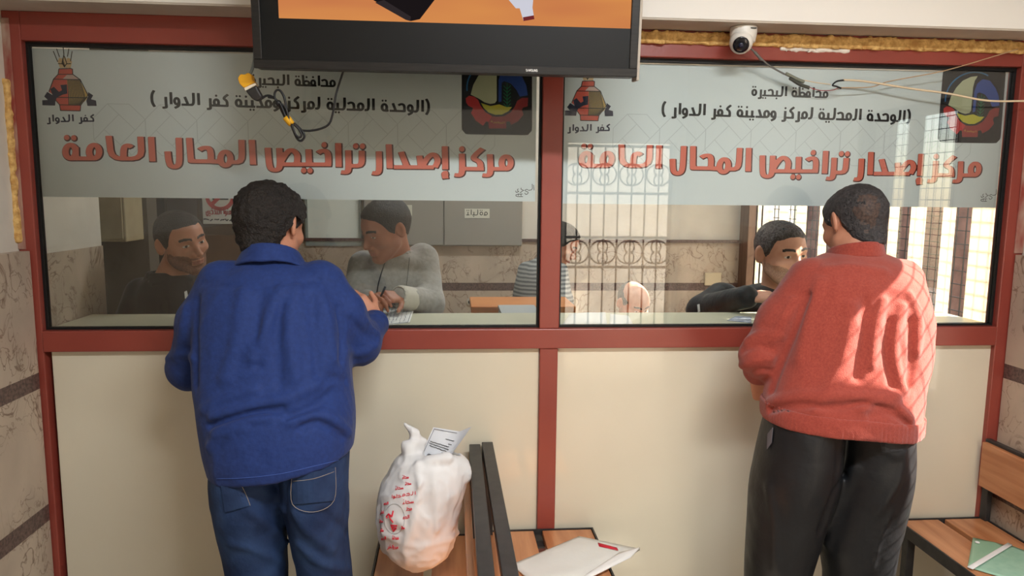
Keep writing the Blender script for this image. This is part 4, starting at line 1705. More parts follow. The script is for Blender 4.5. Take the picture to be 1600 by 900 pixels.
en = thing('envelope', 'large creased white paper envelope lying on the middle bench', 'envelope', Q(900, 870, zs))
sheet('pouch', ((800, 884), (905, 840), (1000, 860), (860, 936)), zs, .016, M_ENV, en, .012)
sheet('folded_flap', ((868, 930), (968, 864), (1000, 856), (985, 872)), zs + .012, .007, mat('envelope_flap', (236, 236, 234), .55, .3), en, .002, 8)
sheet('red_tab', ((934, 848), (964, 856), (966, 860), (936, 854)), zs + .012, .003, mat('red_tab', (196, 32, 52), .5, .4), en, 0, 3)

# green clear folder on the right bench
gf = thing('folder', 'clear green plastic folder with papers on the right bench', 'folder', Q(1560, 870, zs))
M_GRN = mat('green_plastic', (150, 190, 158), .25, .5)
M_GRN2 = mat('green_paper', (164, 204, 178), .5, .3, col2=(150, 194, 168), scale=30)
sheet('flap', ((1512, 886), (1520, 840), (1556, 848), (1575, 854)), zs, .003, M_GRN, gf, .002, 8)
sheet('pouch', ((1520, 889), (1580, 853), (1660, 884), (1640, 925)), zs, .006, M_GRN2, gf, .004)
sheet('white_strip', ((1511, 886), (1575, 848), (1582, 852), (1520, 890)), zs + .005, .003, M_PAPER, gf, 0, 6)
bm = bmesh.new()
c = Q(1527, 848, zs + .004)
lathe(bm, [(.007, 0), (.007, .003), (.004, .004), (0, .004)], c, (0, 0, 1), 16)
smooth(obj('snap_button', bm, M_PAPER, gf))

# ------------------------------------------------------------------ papers and desk behind the glass
ZL = 1.1425


def paper(name, label, cat, pix, z, th, m, seed=0, rows=0, border=False, group=None):
    t = thing(name, label, cat, Q(sum(p[0] for p in pix) / 4, sum(p[1] for p in pix) / 4, z), group)
    sheet('sheet', pix, z, th, m, t, .003, 8)
    if rows:
        bm = bmesh.new()
        cs = [Q(px, py, z + th + .003) for px, py in pix]
        to3 = lambda a, b: tuple(cs[0] * (1 - a) * (1 - b) + cs[1] * a * (1 - b) + cs[2] * a * b + cs[3] * (1 - a) * b)
        lines_in(bm, .12, .88, .15, .85, rows, to3, nib=.006, seed=seed)
        obj('writing', bm, ink((70, 78, 110)), t)
        if border:
            bm = bmesh.new()
            tube(bm, [to3(*q) for q in ((.05, .06), (.95, .06), (.95, .94), (.05, .94), (.05, .06))], .0008, 4)
            obj('border_line', bm, ink((60, 70, 96)), t)
    return t


paper('form_sheet', 'printed form with a border line under the hand of the clerk in grey', 'paper', ((586, 511), (598, 478), (648, 481), (640, 504)), ZL, .002, M_PAPER, 4, 6, True)
paper('paper_pile', 'crumpled pile of white papers on the counter behind the middle post', 'papers', ((878, 510), (890, 492), (946, 490), (948, 508)), ZL, .016, M_PAPER, 5)
paper('paper_sheet', 'loose white paper on the counter in front of the bald clerk', 'papers', ((952, 510), (953, 491), (982, 494), (990, 509)), ZL, .006, M_PAPER, 6)
paper('leaflet', 'grey printed leaflet on the counter under the arm of the clerk in the dark jacket', 'papers', ((1136, 501), (1150, 494), (1174, 495), (1174, 505)), ZL, .003, mat('leaflet_print', (196, 200, 208), .5, .3, col2=(120, 130, 150), scale=40), 7)
M_ODESK = mat('orange_varnish', (214, 142, 84), .35, .5, col2=(200, 124, 68), scale=5, stretch=(1, 1, 8))
x0, x1 = P(736, 480, .95)[0], P(900, 480, .95)[0]
zt = P(790, 479, .95)[2]
ds = thing('desk', 'orange varnished wooden desk in the office behind the counter', 'desk', ((x0 + x1) / 2, 1.15, 0))
obj('top', boxm(x0, x1, .95, 1.28, zt - .03, zt, .004), M_ODESK, ds)
obj('front_panel', boxm(x0 + .01, x1 - .01, .965, .985, .08, zt - .03, .002), M_ODESK, ds)
obj('side_panel', boxm(x0 + .01, x0 + .03, .985, 1.26, 0.0, zt - .03, .002), M_ODESK, ds)
obj('side_panel', boxm(x1 - .03, x1 - .01, .985, 1.26, 0.0, zt - .03, .002), M_ODESK, ds)
x0, x1 = P(785, 495, .44)[0], P(846, 495, .44)[0]
fs = thing('file_stack', 'stack of grey blue files on a stand behind the counter edge', 'files', ((x0 + x1) / 2, .5, 0))
z1 = P(800, 489, .44)[2]
rnd = random.Random(3)
for k in range(6):
    d = rnd.uniform(-.008, .008)
    obj('file', boxm(x0 + d, x1 + d, .44, .66, z1 - .012 * (k + 1), z1 - .012 * k - .001, .002), mat('file_%d' % (k % 3), ((168, 172, 172), (136, 146, 152), (196, 196, 190))[k % 3], .6, .3), fs)
obj('stand', boxm(x0 - .01, x1 + .02, .43, .68, 0, z1 - .073, .003), M_STEEL, fs)

# ------------------------------------------------------------------ dome camera, cables
cc = thing('security_camera', 'white dome security camera fixed under the white soffit', 'camera', P(1160, 60, -.1))
M_CAMW = mat('camera_white', (232, 230, 222), .35, .5)
ctr = P(1161, 64, -.1)
ztop = 2.121
bm = bmesh.new()
lathe(bm, [(.040, 0), (.041, -.004), (.041, -.02), (.037, -.045), (.030, -.05), (0, -.05)], (ctr[0], ctr[1], ztop), (0, 0, 1))
smooth(obj('base', bm, M_CAMW, cc))
eye = Vector(P(1158, 66, -.115))
ax = (Vector(CAM) + Vector((0, 0, -.7)) - eye).normalized()
bm = bmesh.new()
prof = [(.036 * math.sin(a), .036 * math.cos(a)) for a in [math.pi * (1 - i / 14) for i in range(12)]]
lathe(bm, prof + [(.023, .030), (.023, .027), (0, .027)], eye, ax)
ball = smooth(obj('ball', bm, M_CAMW, cc))
bm = bmesh.new()
lathe(bm, [(.0245, .027), (.0245, .0305), (.023, .032), (.012, .034), (0, .0345)], eye, ax)
lens = smooth(obj('lens', bm, mat('dark_lens', (12, 14, 22), .08, .6), cc))
bm = bmesh.new()
lathe(bm, [(.008, .0345), (.007, .0365), (0, .037)], eye, ax, 20)
smooth(obj('lens_ring', bm, mat('lens_blue', (30, 38, 62), .1, .6), lens))
bm = bmesh.new()
box(bm, ctr[0] + .006, ctr[0] + .024, ctr[1] - .0418, ctr[1] - .036, ztop - .012, ztop - .009)
obj('logo_mark', bm, M_INK, cc)

M_GREYC = mat('grey_cable', (112, 112, 108), .5, .4)
M_CREAMC = mat('cream_cable', (226, 208, 176), .5, .4)
M_BLKC = mat('black_cable', (26, 26, 28), .45, .4)


def cable(name, label, pix, r, m, parent=None, n=8, seg=6):
    pts = spline([P(x, y, Y) for x, y, Y in pix], n)
    bm = bmesh.new()
    tube(bm, pts, r, seg)
    o = smooth(obj(name, bm, m, parent))
    if not parent and label:
        tag(o, label, 'cable')
    return o


t = thing('camera_cable', 'grey camera lead running down to a splice on the second banner', 'cable', P(1210, 110, -.06))
cable('lead', None, [(1166, 70, -.08), (1180, 82, -.075), (1200, 101, -.06), (1226, 116, -.05)], .0028, M_GREYC, t)
cable('sleeve', None, [(1179, 81, -.075), (1185, 88, -.072), (1190, 94, -.066)], .0045, M_GREYC, t)
cable('connector', None, [(1228, 115, -.05), (1246, 124, -.045), (1256, 128, -.042)], .0055, mat('grey_plug', (126, 130, 116), .5, .3), t)
cable('connector', None, [(1234, 122, -.052), (1250, 132, -.047), (1264, 137, -.045)], .0055, mat('dark_plug', (70, 72, 66), .5, .3), t)
cable('red_wire', None, [(1263, 136, -.045), (1280, 141, -.042), (1300, 141, -.04), (1310, 137, -.04)], .0012, mat('red_wire', (150, 40, 50), .5, .3), t)
cable('white_wire', None, [(1254, 125, -.042), (1275, 129, -.04), (1298, 132, -.04)], .0016, M_CREAMC, t)
cable('black_tape', None, [(1322, 125, -.04), (1308, 127, -.04), (1301, 133, -.04), (1307, 135, -.042), (1314, 138, -.04)], .0030, M_BLKC, t)
cable('wire', 'thick cream wire sagging across the second banner to the right wall', [(1318, 125, -.04), (1350, 127, -.04), (1420, 138, -.05), (1480, 146, -.06), (1540, 157, -.07), (1590, 158, -.08), (1620, 157, -.09)], .0033, M_CREAMC)
cable('wire', 'thin cream wire rising from the splice to the foam at the right', [(1314, 137, -.038), (1360, 136, -.03), (1390, 127, -.034), (1460, 114, -.05), (1500, 104, -.06), (1540, 92, -.062), (1590, 77, -.062)], .0017, mat('pale_wire', (190, 160, 124), .5, .3))

# television cables
tc = thing('power_cable', 'black television cable coiled and tied with yellow tape under the television', 'cable', P(440, 150, -.33))
yc = -.33
k5 = .1778
pc = lambda pts, Y=yc: [(360 + u * k5, 70 + v * k5, Y) for u, v in pts]
cable('hanging_lead', None, pc([(1000, 190), (992, 232), (960, 330), (925, 450), (905, 580), (870, 690), (800, 735), (700, 755), (620, 752)]), .0032, M_BLKC, tc)
cable('loop', None, pc([(330, 460), (385, 470), (420, 500)]), .0030, M_BLKC, tc)
cable('loop', None, pc([(420, 510), (392, 470), (390, 425), (410, 398), (440, 405), (468, 450), (485, 510), (500, 600)], yc - .006), .0032, M_BLKC, tc)
for du, Y in ((0, yc), (18, yc - .008), (36, yc - .002), (52, yc - .010)):
    cable('coil_strand', None, pc([(415 + du * 1.1, 500 + du * .5), (450 + du * .9, 580), (480 + du * .6, 640), (510 + du * .5, 700)], Y), .0032, M_BLKC, tc)
cable('loop', None, pc([(530, 690), (555, 760), (590, 830), (625, 842), (650, 810), (640, 770), (600, 725), (560, 690)], yc), .0032, M_BLKC, tc)
cable('loop', None, pc([(540, 700), (570, 780), (605, 815), (625, 790), (600, 740), (560, 700)], yc - .007), .0030, M_BLKC, tc)
bm = bmesh.new()
tube(bm, [P(360 + u * k5, 70 + v * k5, yc - .004) for u, v in ((488, 636), (515, 668), (540, 700))], [.0098, .0100, .0088], 12)
smooth(obj('yellow_tape', bm, mat('yellow_tape', (222, 168, 36), .5, .4), tc))
bm = bmesh.new()
bmesh.ops.create_icosphere(bm, subdivisions=3, radius=.0085, matrix=Matrix.Translation(Vector(P(435, 161, yc - .004))))
smooth(obj('knot', bm, M_BLKC, tc))
pg = thing('plug_adapter', 'yellow and black plug hanging in front of the first banner', 'plug', P(395, 140, yc))


def prism(pts_uv, y0, y1, name, m, par, bv=.002):
    bm = bmesh.new()
    a = [P(360 + u * k5, 70 + v * k5, yc) for u, v in pts_uv]
    plate(bm, [(q[0], q[2]) for q in a], yc + y0, yc + y1)
    bmesh.ops.recalc_face_normals(bm, faces=bm.faces[:])
    bevel(bm, bv, 2)
    return obj(name, bm, m, par)


prism([(75, 300), (100, 262), (135, 268), (165, 250), (200, 270), (205, 315), (228, 335), (130, 385), (92, 350)], -.014, .014, 'yellow_socket', mat('yellow_plastic', (232, 172, 30), .4, .5), pg, .003)
prism([(128, 384), (230, 336), (238, 358), (140, 412)], -.012, .012, 'white_collar', mat('collar_white', (224, 214, 192), .4, .4), pg)
prism([(142, 408), (236, 362), (258, 408), (290, 460), (262, 490), (230, 496), (200, 480)], -.013, .013, 'black_plug', mat('plug_black', (40, 38, 36), .5, .4), pg, .004)
cable('tail', None, pc([(280, 470), (310, 450), (345, 447), (385, 465)]), .0032, M_BLKC, pg)
cable('grey_lead', None, [(390, 117, yc), (394, 108, yc), (397, 96, yc), (398, 80, yc), (399, 55, yc + .0), (400, 10, yc), (400, -60, yc)], .0046, mat('bluegrey_cable', (116, 128, 132), .5, .4), pg)

# ------------------------------------------------------------------ people
def head_frame(yaw, pitch=0.0, roll=0.0):
    a, b, r = math.radians(yaw), math.radians(pitch), math.radians(roll)
    f = v3(math.sin(a) * math.cos(b), -math.cos(a) * math.cos(b), -math.sin(b))
    u0 = v3(math.sin(a) * math.sin(b), -math.cos(a) * math.sin(b), math.cos(b))
    s = np.cross(f, u0)
    s2 = s * math.cos(r) + u0 * math.sin(r)
    u2 = u0 * math.cos(r) - s * math.sin(r)
    return np.stack([s2, f, u2])


class Head:
    def __init__(self, c, yaw, pitch=0, roll=0, s=1.0, jaw=1.0, nose=1.0, eye=.0048):
        self.eye = eye
        self.c, self.M, self.s, self.jaw, self.nose = np.asarray(c), head_frame(yaw, pitch, roll), s, jaw, nose

    def loc(self, p):
        return ((p - self.c) @ self.M.T) / self.s

    def world(self, l):
        return self.c + (np.asarray(l, float) * self.s) @ self.M

    def cran(self, l):
        return smin(ell(l, (0, -.018, .03), (.0745, .094, .085)), ell(l, (0, .02, .025), (.069, .072, .078)), .03)

    def sdf(self, p, ears=True):
        l = self.loc(p)
        a = l.copy()
        a[:, 0] = np.abs(a[:, 0])
        j = self.jaw
        d = self.cran(l)
        d = smin(d, ell(l, (0, .034, -.03), (.059, .056, .082)), .03)
        d = smin(d, cap(a, (.050 * j, .012, -.052), (.016 * j, .070, -.098), .021, .018), .026)
        d = smin(d, ell(l, (0, .076, -.101), (.021, .017, .015)), .016)
        d = smin(d, ell(a, (.043, .058, -.022), (.024, .022, .02)), .02)           # cheek
        d = smin(d, cap(a, (.012, .086, .024), (.047, .070, .024), .0085, .008), .012)  # brow ridge
        d = smax(d, -ell(a, (.032, .098, .004), (.0185, .018, .0115)), .012)       # socket
        d = smin(d, ell(a, (.032, .0735, .004), (.0138, .0135, .0118)), .0025)     # eyeball
        d = smin(d, cap(a, (.0195, .0835, .013), (.046, .076, .0095), .0042, .004), .004)  # lids
        d = smin(d, cap(a, (.0205, .0825, -.004), (.044, .076, -.005), .0034, .003), .004)
        n = self.nose
        d = smin(d, cap(l, (0, .086, .016), (0, .109 * n, -.030), .0075, .0115), .011)
        d = smin(d, ell(a, (.0125, .097, -.036), (.0085, .011, .0075)), .006)
        d = smin(d, ell(l, (0, .085, -.058), (.026, .014, .022)), .014)             # mouth mound
        d = smin(d, cap(a, (0, .0985, -.0585), (.021, .088, -.0635), .0048, .0025), .004)
        d = smin(d, cap(a, (0, .0970, -.0705), (.019, .088, -.0670), .0058, .0025), .004)
        d = smax(d, -cap(a, (0, .1035, -.0645), (.023, .090, -.0655), .0016, .001), .0025)
        d = smax(d, -ell(l, (0, .098, -.0825), (.02, .0075, .0055)), .008)
        if ears:
            q = a - np.array([.0765, -.012, -.002])
            ca, sa = math.cos(.45), math.sin(.45)
            q = np.stack([q[:, 0] * ca + q[:, 1] * sa, -q[:, 0] * sa + q[:, 1] * ca, q[:, 2]], -1)
            e = ell(q, (.004, -.004, .002), (.0085, .0195, .033))
            e = smax(e, -ell(q, (.012, .002, .004), (.007, .0115, .020)), .004)
            d = smin(d, e, .006)
        return d * self.s

    def slots(self, C, beard=0, brow=True, bald=None):
        """0 skin, 1 lips, 2 eye white, 3 dark (iris, brow), 4 beard"""
        l = self.loc(C)
        a = np.abs(l[:, 0])
        out = np.zeros(len(C), int)
        near = (np.abs(l) < .16).all(1)
        if beard:
            edge = -.048 + .018 * np.clip((a - .02) / .03, 0, 1) + .12 * np.clip(a - .05, 0, 1)
            b = near & (l[:, 1] > -.0) & (l[:, 2] < edge + .008 * vnoise(l, 130)) & (l[:, 2] > -.125) & (a < .09) & ~((np.abs(l[:, 2] + .065) < .011) & (a < .025)) & (l[:, 1] > .0 + .45 * np.clip(-.07 - l[:, 2], 0, 1))
            out[b] = 4
        out[near & (a < .0235) & (l[:, 1] > .082) & (np.abs(l[:, 2] + .0650) < .0105 - .2 * a)] = 1
        ey = ((a - .032) / .0128) ** 2 + ((l[:, 2] - .0036) / self.eye) ** 2 < 1
        eb = near & ey & (l[:, 1] > .072) & (l[:, 1] < .0885)
        out[eb] = 2
        out[eb & (((a - .032)) ** 2 + (l[:, 2] - .004) ** 2 < .0060 ** 2)] = 3
        if brow:
            zc = .0265 + .004 * np.sin(np.clip((a - .01) / .042, 0, 1) * 3.0)
            out[near & (a > .011) & (a < .053) & (np.abs(l[:, 2] - zc) < .0046) & (l[:, 1] > .055)] = 3
        return out

    def hair(self, t=.008, front=.078, side=.012, back=-.05, crown=None, curl=0.0, temple=0.0, clip=.0):
        """thickness, hairline heights; crown: (x, y, z, r) bald patch in head coordinates"""
        def f(p):
            l = self.loc(p)
            y = l[:, 1]
            zl = np.interp(y, [-.13, -.075, -.045, -.005, .012, .035, .052, .075, .11], [back, back, back + .012, side - .004, side - .012, side + .012, .05 + temple, front, front + .012])
            n = vnoise(l + 5, 60) * .5 + vnoise(l + 2, 140) * .5
            zl = zl + np.where(y < -.02, .020 * np.clip(np.abs(l[:, 0]) / .055, 0, 1.3) ** 2 - .006, 0)
            d = smin(self.cran(l), cap(l, (0, -.022, -.04), (0, -.032, -.13), .060, .060), .02) - t * np.clip((l[:, 2] - zl) / .02, .25, 1) + curl * n
            d = smax(d, (zl - l[:, 2] + .006 * n) * .7, .004)
            if crown:
                d = smax(d, -(np.sqrt(((l - np.array(crown[:3])) ** 2).sum(1)) - crown[3] + .012 * n), .004)
            # keep clear of the ears
            a = l.copy()
            a[:, 0] = np.abs(a[:, 0])
            d = smax(d, -ell(a, (.082, -.010, -.004), (.02, .021, .034)), .003)
            return d * self.s
        return f


def hand_prims(w, d, n, thumb, curl=(25, 30, 20), spread=.10, s=1.0, tcurl=25):
    """w wrist, d direction of the fingers, n out of the back of the hand, thumb = side of the thumb"""
    d = np.asarray(d, float)
    d = d / np.linalg.norm(d)
    n = np.asarray(n, float)
    n = n - d * (n @ d)
    n /= np.linalg.norm(n)
    t = np.cross(n, d)
    if t @ np.asarray(thumb) < 0:
        t = -t
    palm, fing = [], []
    for k, (o, L, r) in enumerate(((.027, (.040, .024, .020), .0088), (.009, (.044, .028, .021), .0092), (-.009, (.041, .026, .020), .0088), (-.025, (.032, .019, .018), .0078))):
        b = w + s * (d * (.084 - .004 * abs(k - 1)) + t * o)
        palm.append((w + s * (d * .008 + t * o * .62), b, .0135 * s, .0115 * s))
        dd = d + t * (o * spread / .027)
        dd /= np.linalg.norm(dd)
        p0, ang = b, 0.0
        for j, (ll, c) in enumerate(zip(L, curl)):
            ang += math.radians(c + 4 * k)
            v = dd * math.cos(ang) - n * math.sin(ang)
            p1 = p0 + v * ll * s
            fing.append((p0, p1, (r - .0008 * j) * s, (r - .0008 * (j + 1)) * s))
            p0 = p1
    b = w + s * (d * .022 + t * .026)
    palm.append((w + s * d * .012, b, .015 * s, .0125 * s))
    v = d * .62 + t * .70 - n * .25
    v /= np.linalg.norm(v)
    p1 = b + v * .040 * s
    fing.append((b, p1, .0112 * s, .0098 * s))
    v2 = v * math.cos(math.radians(tcurl)) + d * math.sin(math.radians(tcurl)) - n * .15
    v2 /= np.linalg.norm(v2)
    fing.append((p1, p1 + v2 * .03 * s, .0098 * s, .0082 * s))
    return palm, fing


def hand_sdf(p, pf):
    palm, fing = pf
    d = None
    for a in palm:
        e = cap(p, *a)
        d = e if d is None else smin(d, e, .010)
    for a in fing:
        d = smin(d, cap(p, *a), .0045)
    return d


def march(f, px, py, t0=1.0, t1=5.0):
    """point where the view ray through a photo pixel meets the surface f"""
    d = P(px, py, 0) - CAM
    d /= np.linalg.norm(d)
    t = t0
    for _ in range(90):
        v = float(f((CAM + d * t)[None])[0])
        if v < .0006:
            break
        t += max(v * .7, .0006)
        if t > t1:
            return None
    return CAM + d * t


def rows_px(tab):
    out = []
    for py, xa, xb, Y, b in tab:
        A, B2 = P(xa, py, Y), P(xb, py, Y)
        out.append((A[2], (A[0] + B2[0]) / 2, Y, (B2[0] - A[0]) / 2, b))
    return out


def arm(p, pts, rs, k=.03):
    d = None
    for (a, ra), (b, rb) in zip(zip(pts, rs), list(zip(pts, rs))[1:]):
        e = cap(p, a, b, ra, rb)
        d = e if d is None else smin(d, e, k)
    return d


def make_folds(base, spec):
    """spec: (pixel polyline, radius, amplitude): traced on the base surface"""
    out = []
    for pl, r, amp in spec:
        pts = [march(base, x, y) for x, y in spline(pl, 4)]
        pts = [q for q in pts if q is not None]
        if len(pts) > 1:
            out.append((pts, r, amp, np.min(pts, 0) - 3 * r, np.max(pts, 0) + 3 * r))

    def g(p, d):
        for pts, r, amp, lo, hi in out:
            m = ((p > lo) & (p < hi)).all(1) & (np.abs(d) < .06)
            if m.any():
                e = polyd(p[m], pts)
                d[m] = d[m] - 1.8 * amp * np.exp(-(e / r) ** 2)
        return d
    return g


def patch(base, quad, n=12, off=.0025, th=.002):
    """cloth patch lying on a surface; quad = four photo-pixel corners"""
    bm = bmesh.new()
    q = [np.array(c, float) for c in quad]
    vs = []
    for i in range(n + 1):
        row = []
        for j in range(n + 1):
            s, t = i / n, j / n
            c = q[0] * (1 - s) * (1 - t) + q[1] * s * (1 - t) + q[2] * s * t + q[3] * (1 - s) * t
            h = march(base, *c)
            if h is None:
                h = np.array(vs[-1][-1].co) if vs and vs[-1] else (np.array(row[-1].co) if row else P(c[0], c[1], .4))
            dv = h - CAM
            row.append(bm.verts.new([float(x) for x in h - dv / np.linalg.norm(dv) * off]))
        vs.append(row)
    for i in range(n):
        for j in range(n):
            bm.faces.new((vs[i][j], vs[i + 1][j], vs[i + 1][j + 1], vs[i][j + 1]))
    bm.normal_update()
    bmesh.ops.solidify(bm, geom=bm.faces[:], thickness=th)
    return bm


def seam(base, pl, r, name, m, parent, off=.001):
    pts = [march(base, x, y) for x, y in spline(pl, 5)]
    pts = [q - (q - CAM) / np.linalg.norm(q - CAM) * off for q in pts if q is not None]
    bm = bmesh.new()
    tube(bm, pts, r, 5)
    return smooth(obj(name, bm, m, parent))


M_SKIN = [mat('skin_%d' % i, c, .5, .4, sub=.08, col2=c2, scale=30) for i, (c, c2) in enumerate((((196, 140, 112), (188, 130, 104)), ((214, 162, 138), (204, 150, 126)), ((168, 112, 88), (160, 104, 80)), ((214, 164, 140), (206, 152, 128))))]
M_LIP = mat('lip_skin', (168, 104, 88), .45, .4)
M_EYE = mat('eye_white', (226, 220, 212), .25, .5)
M_IRIS = mat('dark_iris', (30, 22, 20), .3, .5)
M_BEARD = mat('stubble', (146, 102, 82), .7, .3, col2=(108, 76, 62), scale=260)
M_BEARD2 = mat('grey_stubble', (190, 148, 126), .7, .3, col2=(150, 120, 104), scale=260)
M_HAIR = mat('black_hair', (26, 22, 20), .55, .4, col2=(40, 34, 30), scale=160, bump=.7, bscale=240)
M_HAIRG = mat('greying_hair', (42, 40, 40), .55, .4, col2=(98, 94, 92), scale=150, bump=.6, bscale=260)
M_SHOE = mat('black_leather', (26, 24, 24), .35, .5)


def mslots(i, b=0):
    return [M_SKIN[i], M_LIP, M_EYE, M_IRIS, (M_BEARD if b < 2 else M_BEARD2)]


def bounds(*pts, pad=.1):
    a = np.array(pts)
    return a.min(0) - pad, a.max(0) + pad


def shoes(root, feet, z=.0, fy=1.0):
    for c in feet:
        def f(p):
            d = ell(p, (c[0], c[1] + .05 * fy, .035), (.048, .14, .045))
            d = smin(d, ell(p, (c[0], c[1] - .04 * fy, .06), (.042, .06, .06)), .03)
            return smax(d, .012 - p[:, 2], .004)
        me, V, Q4 = net_mesh('shoe', f, (c[0] - .1, c[1] - .25, -.01), (c[0] + .1, c[1] + .25, .16), .01)
        s = obj('shoe', me, M_SHOE, root)
        obj('sole', boxm(c[0] - .043, c[0] + .043, c[1] + .05 * fy - .13, c[1] + .05 * fy + .125, 0.0, .014, .006), M_SHOE, s)


# ---- customer in the blue shirt
def blue_man():
    rows = rows_px([(394, 396, 452, -.262, .062), (402, 388, 460, -.272, .075), (414, 362, 482, -.285, .095), (430, 338, 506, -.295, .115), (455, 316, 528, -.31, .13), (490, 308, 542, -.325, .143), (550, 305, 546, -.345, .155),
                    (600, 306, 549, -.365, .165), (640, 314, 554, -.39, .172), (675, 319, 554, -.405, .172), (700, 322, 551, -.415, .168), (725, 330, 549, -.42, .164), (765, 338, 548, -.42, .158)])
    tor = Loft(rows, n=2.35, sm=5)
    zl, zr = P(336, 752, -.5)[2], P(545, 716, -.5)[2]
    xl, xr = P(336, 752, -.5)[0], P(545, 716, -.5)[0]
    hem = lambda p: np.interp(p[:, 0], [xl, (xl + xr) / 2, xr], [zl, zl * .62 + zr * .38, zr])
    LA = [P(350, 446, -.30), P(318, 505, -.30), P(296, 575, -.25), P(345, 556, -.14)]
    LR = [.072, .067, .058, .046]
    RA = [P(500, 446, -.30), P(532, 492, -.30), P(560, 536, -.25), P(585, 506, -.14)]
    RR = [.072, .067, .060, .043]

    def base(p):
        d = tor(p, kc=.03, tilt=hem)
        d = smin(d, arm(p, LA, LR), .025)
        return smin(d, arm(p, RA, RR), .025)
    fold = make_folds(base, [
        ([(318, 442), (360, 448), (430, 447), (500, 438)], .006, -.003),
        ([(440, 452), (424, 490), (398, 560)], .016, .010), ([(408, 462), (402, 500), (404, 570)], .012, -.006), ([(462, 452), (452, 510), (462, 590)], .016, .009), ([(438, 470), (434, 540), (436, 600)], .013, -.006),
        ([(380, 455), (372, 520), (352, 590)], .018, .006), ([(500, 455), (512, 500), (520, 560)], .014, .008), ([(486, 470), (492, 540), (498, 590)], .012, -.006),
        ([(308, 470), (306, 520), (306, 600)], .010, -.012), ([(530, 482), (534, 520), (534, 562)], .010, -.012),
        ([(332, 652), (390, 634), (450, 622), (500, 598)], .012, .013), ([(330, 664), (390, 646), (440, 640)], .010, -.013), ([(336, 676), (380, 658), (420, 652)], .011, .011),
        ([(452, 650), (490, 636), (520, 612)], .010, -.012), ([(455, 660), (495, 648), (528, 660), (545, 676)], .012, .011), ([(470, 668), (500, 660), (536, 684)], .009, -.009),
        ([(326, 700), (345, 680), (380, 668)], .012, .009), ([(500, 600), (520, 590), (540, 596)], .010, -.008), ([(318, 640), (350, 622), (400, 610)], .012, .008),
        ([(262, 560), (280, 552), (303, 560)], .010, .006), ([(290, 480), (284, 520), (276, 560)], .012, .006), ([(540, 548), (565, 552), (588, 540)], .010, .006), ([(548, 500), (566, 520), (588, 530)], .010, -.007), ([(572, 500), (580, 512), (592, 522)], .007, .007)])

    def shirt(p):
        d = base(p)
        d = fold(p, d)
        return d + .008 * np.abs(vnoise(p * np.array([1, 1, .45]) + 1, 17)) + .004 * np.abs(vnoise(p * np.array([1, 1, .6]) + 2, 36)) - .003
    hd = Head(P(424, 356, -.225), 160, 14, 4, 1.0)
    nb = P(424, 412, -.285)
    # trousers
    lr = rows_px([(715, 332, 450, -.42, .135), (745, 330, 446, -.425, .14), (790, 335, 448, -.425, .135), (840, 345, 446, -.42, .116), (900, 358, 449, -.41, .103)])
    rr_ = rows_px([(700, 436, 546, -.42, .135), (745, 440, 543, -.425, .14), (790, 445, 545, -.425, .135), (840, 456, 543, -.42, .116), (900, 468, 550, -.41, .103)])
    zc, cxl, cxr = lr[-1][0], lr[-1][1], rr_[-1][1]
    lr += [(.30, cxl - .005, -.40, .078, .09), (.05, cxl - .01, -.39, .082, .095)]
    rr_ += [(.30, cxr + .005, -.40, .078, .09), (.05, cxr + .01, -.39, .082, .095)]
    LL, RL = Loft(lr, n=2.1, sm=4), Loft(rr_, n=2.1, sm=4)

    def tbase(p):
        return smin(LL(p), RL(p), .018)
    tf = make_folds(tbase, [([(400, 760), (430, 775), (445, 800)], .010, .007), ([(385, 775), (420, 800), (440, 820)], .010, -.006), ([(392, 800), (425, 825), (445, 850)], .012, .006),
                            ([(460, 800), (480, 830), (520, 860)], .012, .007), ([(500, 800), (530, 820), (544, 835)], .010, -.006), ([(360, 850), (400, 860), (445, 880)], .010, .005), ([(446, 745), (446, 790), (448, 828)], .006, -.007), ([(465, 850), (500, 880), (545, 890)], .010, .006)])

    def jeans(p):
        return tf(p, tbase(p)) + .003 * vnoise(p, 30)
    hp = hand_prims(P(586, 498, -.125), P(553, 466, -.118) - P(586, 498, -.125), v3(.1, -.75, .65), v3(-.3, 0, .9), (34, 44, 28), s=.92, tcurl=50)
    hl = hand_prims(P(346, 555, -.14), v3(.95, .1, .2), v3(-.2, -.2, 1), v3(.3, .9, 0), (25, 35, 25))

    def body(p):
        d = smin(hd.sdf(p), cap(p, nb + v3(0, .01, -.02), hd.world((0, -.022, -.045)), .06, .056), .025)
        d = smin(d, base(p) + .02, .03)
        d = np.minimum(d, tbase(p) + .02)
        d = smin(d, cap(p, RA[2], P(586, 498, -.125), .038, .026), .02)
        d = smin(d, cap(p, LA[2], P(346, 555, -.14), .038, .026), .02)
        d = smin(d, hand_sdf(p, hp), .010)
        return smin(d, hand_sdf(p, hl), .010)
    x0, x1 = P(250, 500, -.3)[0], P(605, 500, -.3)[0]
    root = thing('person', 'customer in a loose blue shirt and jeans leaning on the counter, seen from behind', 'person', (-.48, -.42, 0))
    hw = hd.c
    fine = [(hw - .13, hw + .13, .0042), (P(600, 505, -.2), P(545, 440, -.04), .0042)]
    fine = [(np.minimum(a, b), np.maximum(a, b), h) for a, b, h in fine]
    me, V, Fq = net_mesh('body', body, (x0 - .05, -.66, -.0), (x1 + .05, .0, 1.68), .012, fine)
    o = obj('body', me, mslots(0), root)
    set_slots(me, V, Fq, lambda C: hd.slots(C))
    me, V, Fq = net_mesh('shirt', shirt, (x0 - .04, -.64, .74), (x1 + .04, -.04, 1.48), .0056)
    so = obj('shirt', me, mat('blue_shirt', (34, 56, 114), .75, .25, sheen=.06, col2=(30, 50, 104), scale=90, bump=.45, bscale=26), root)

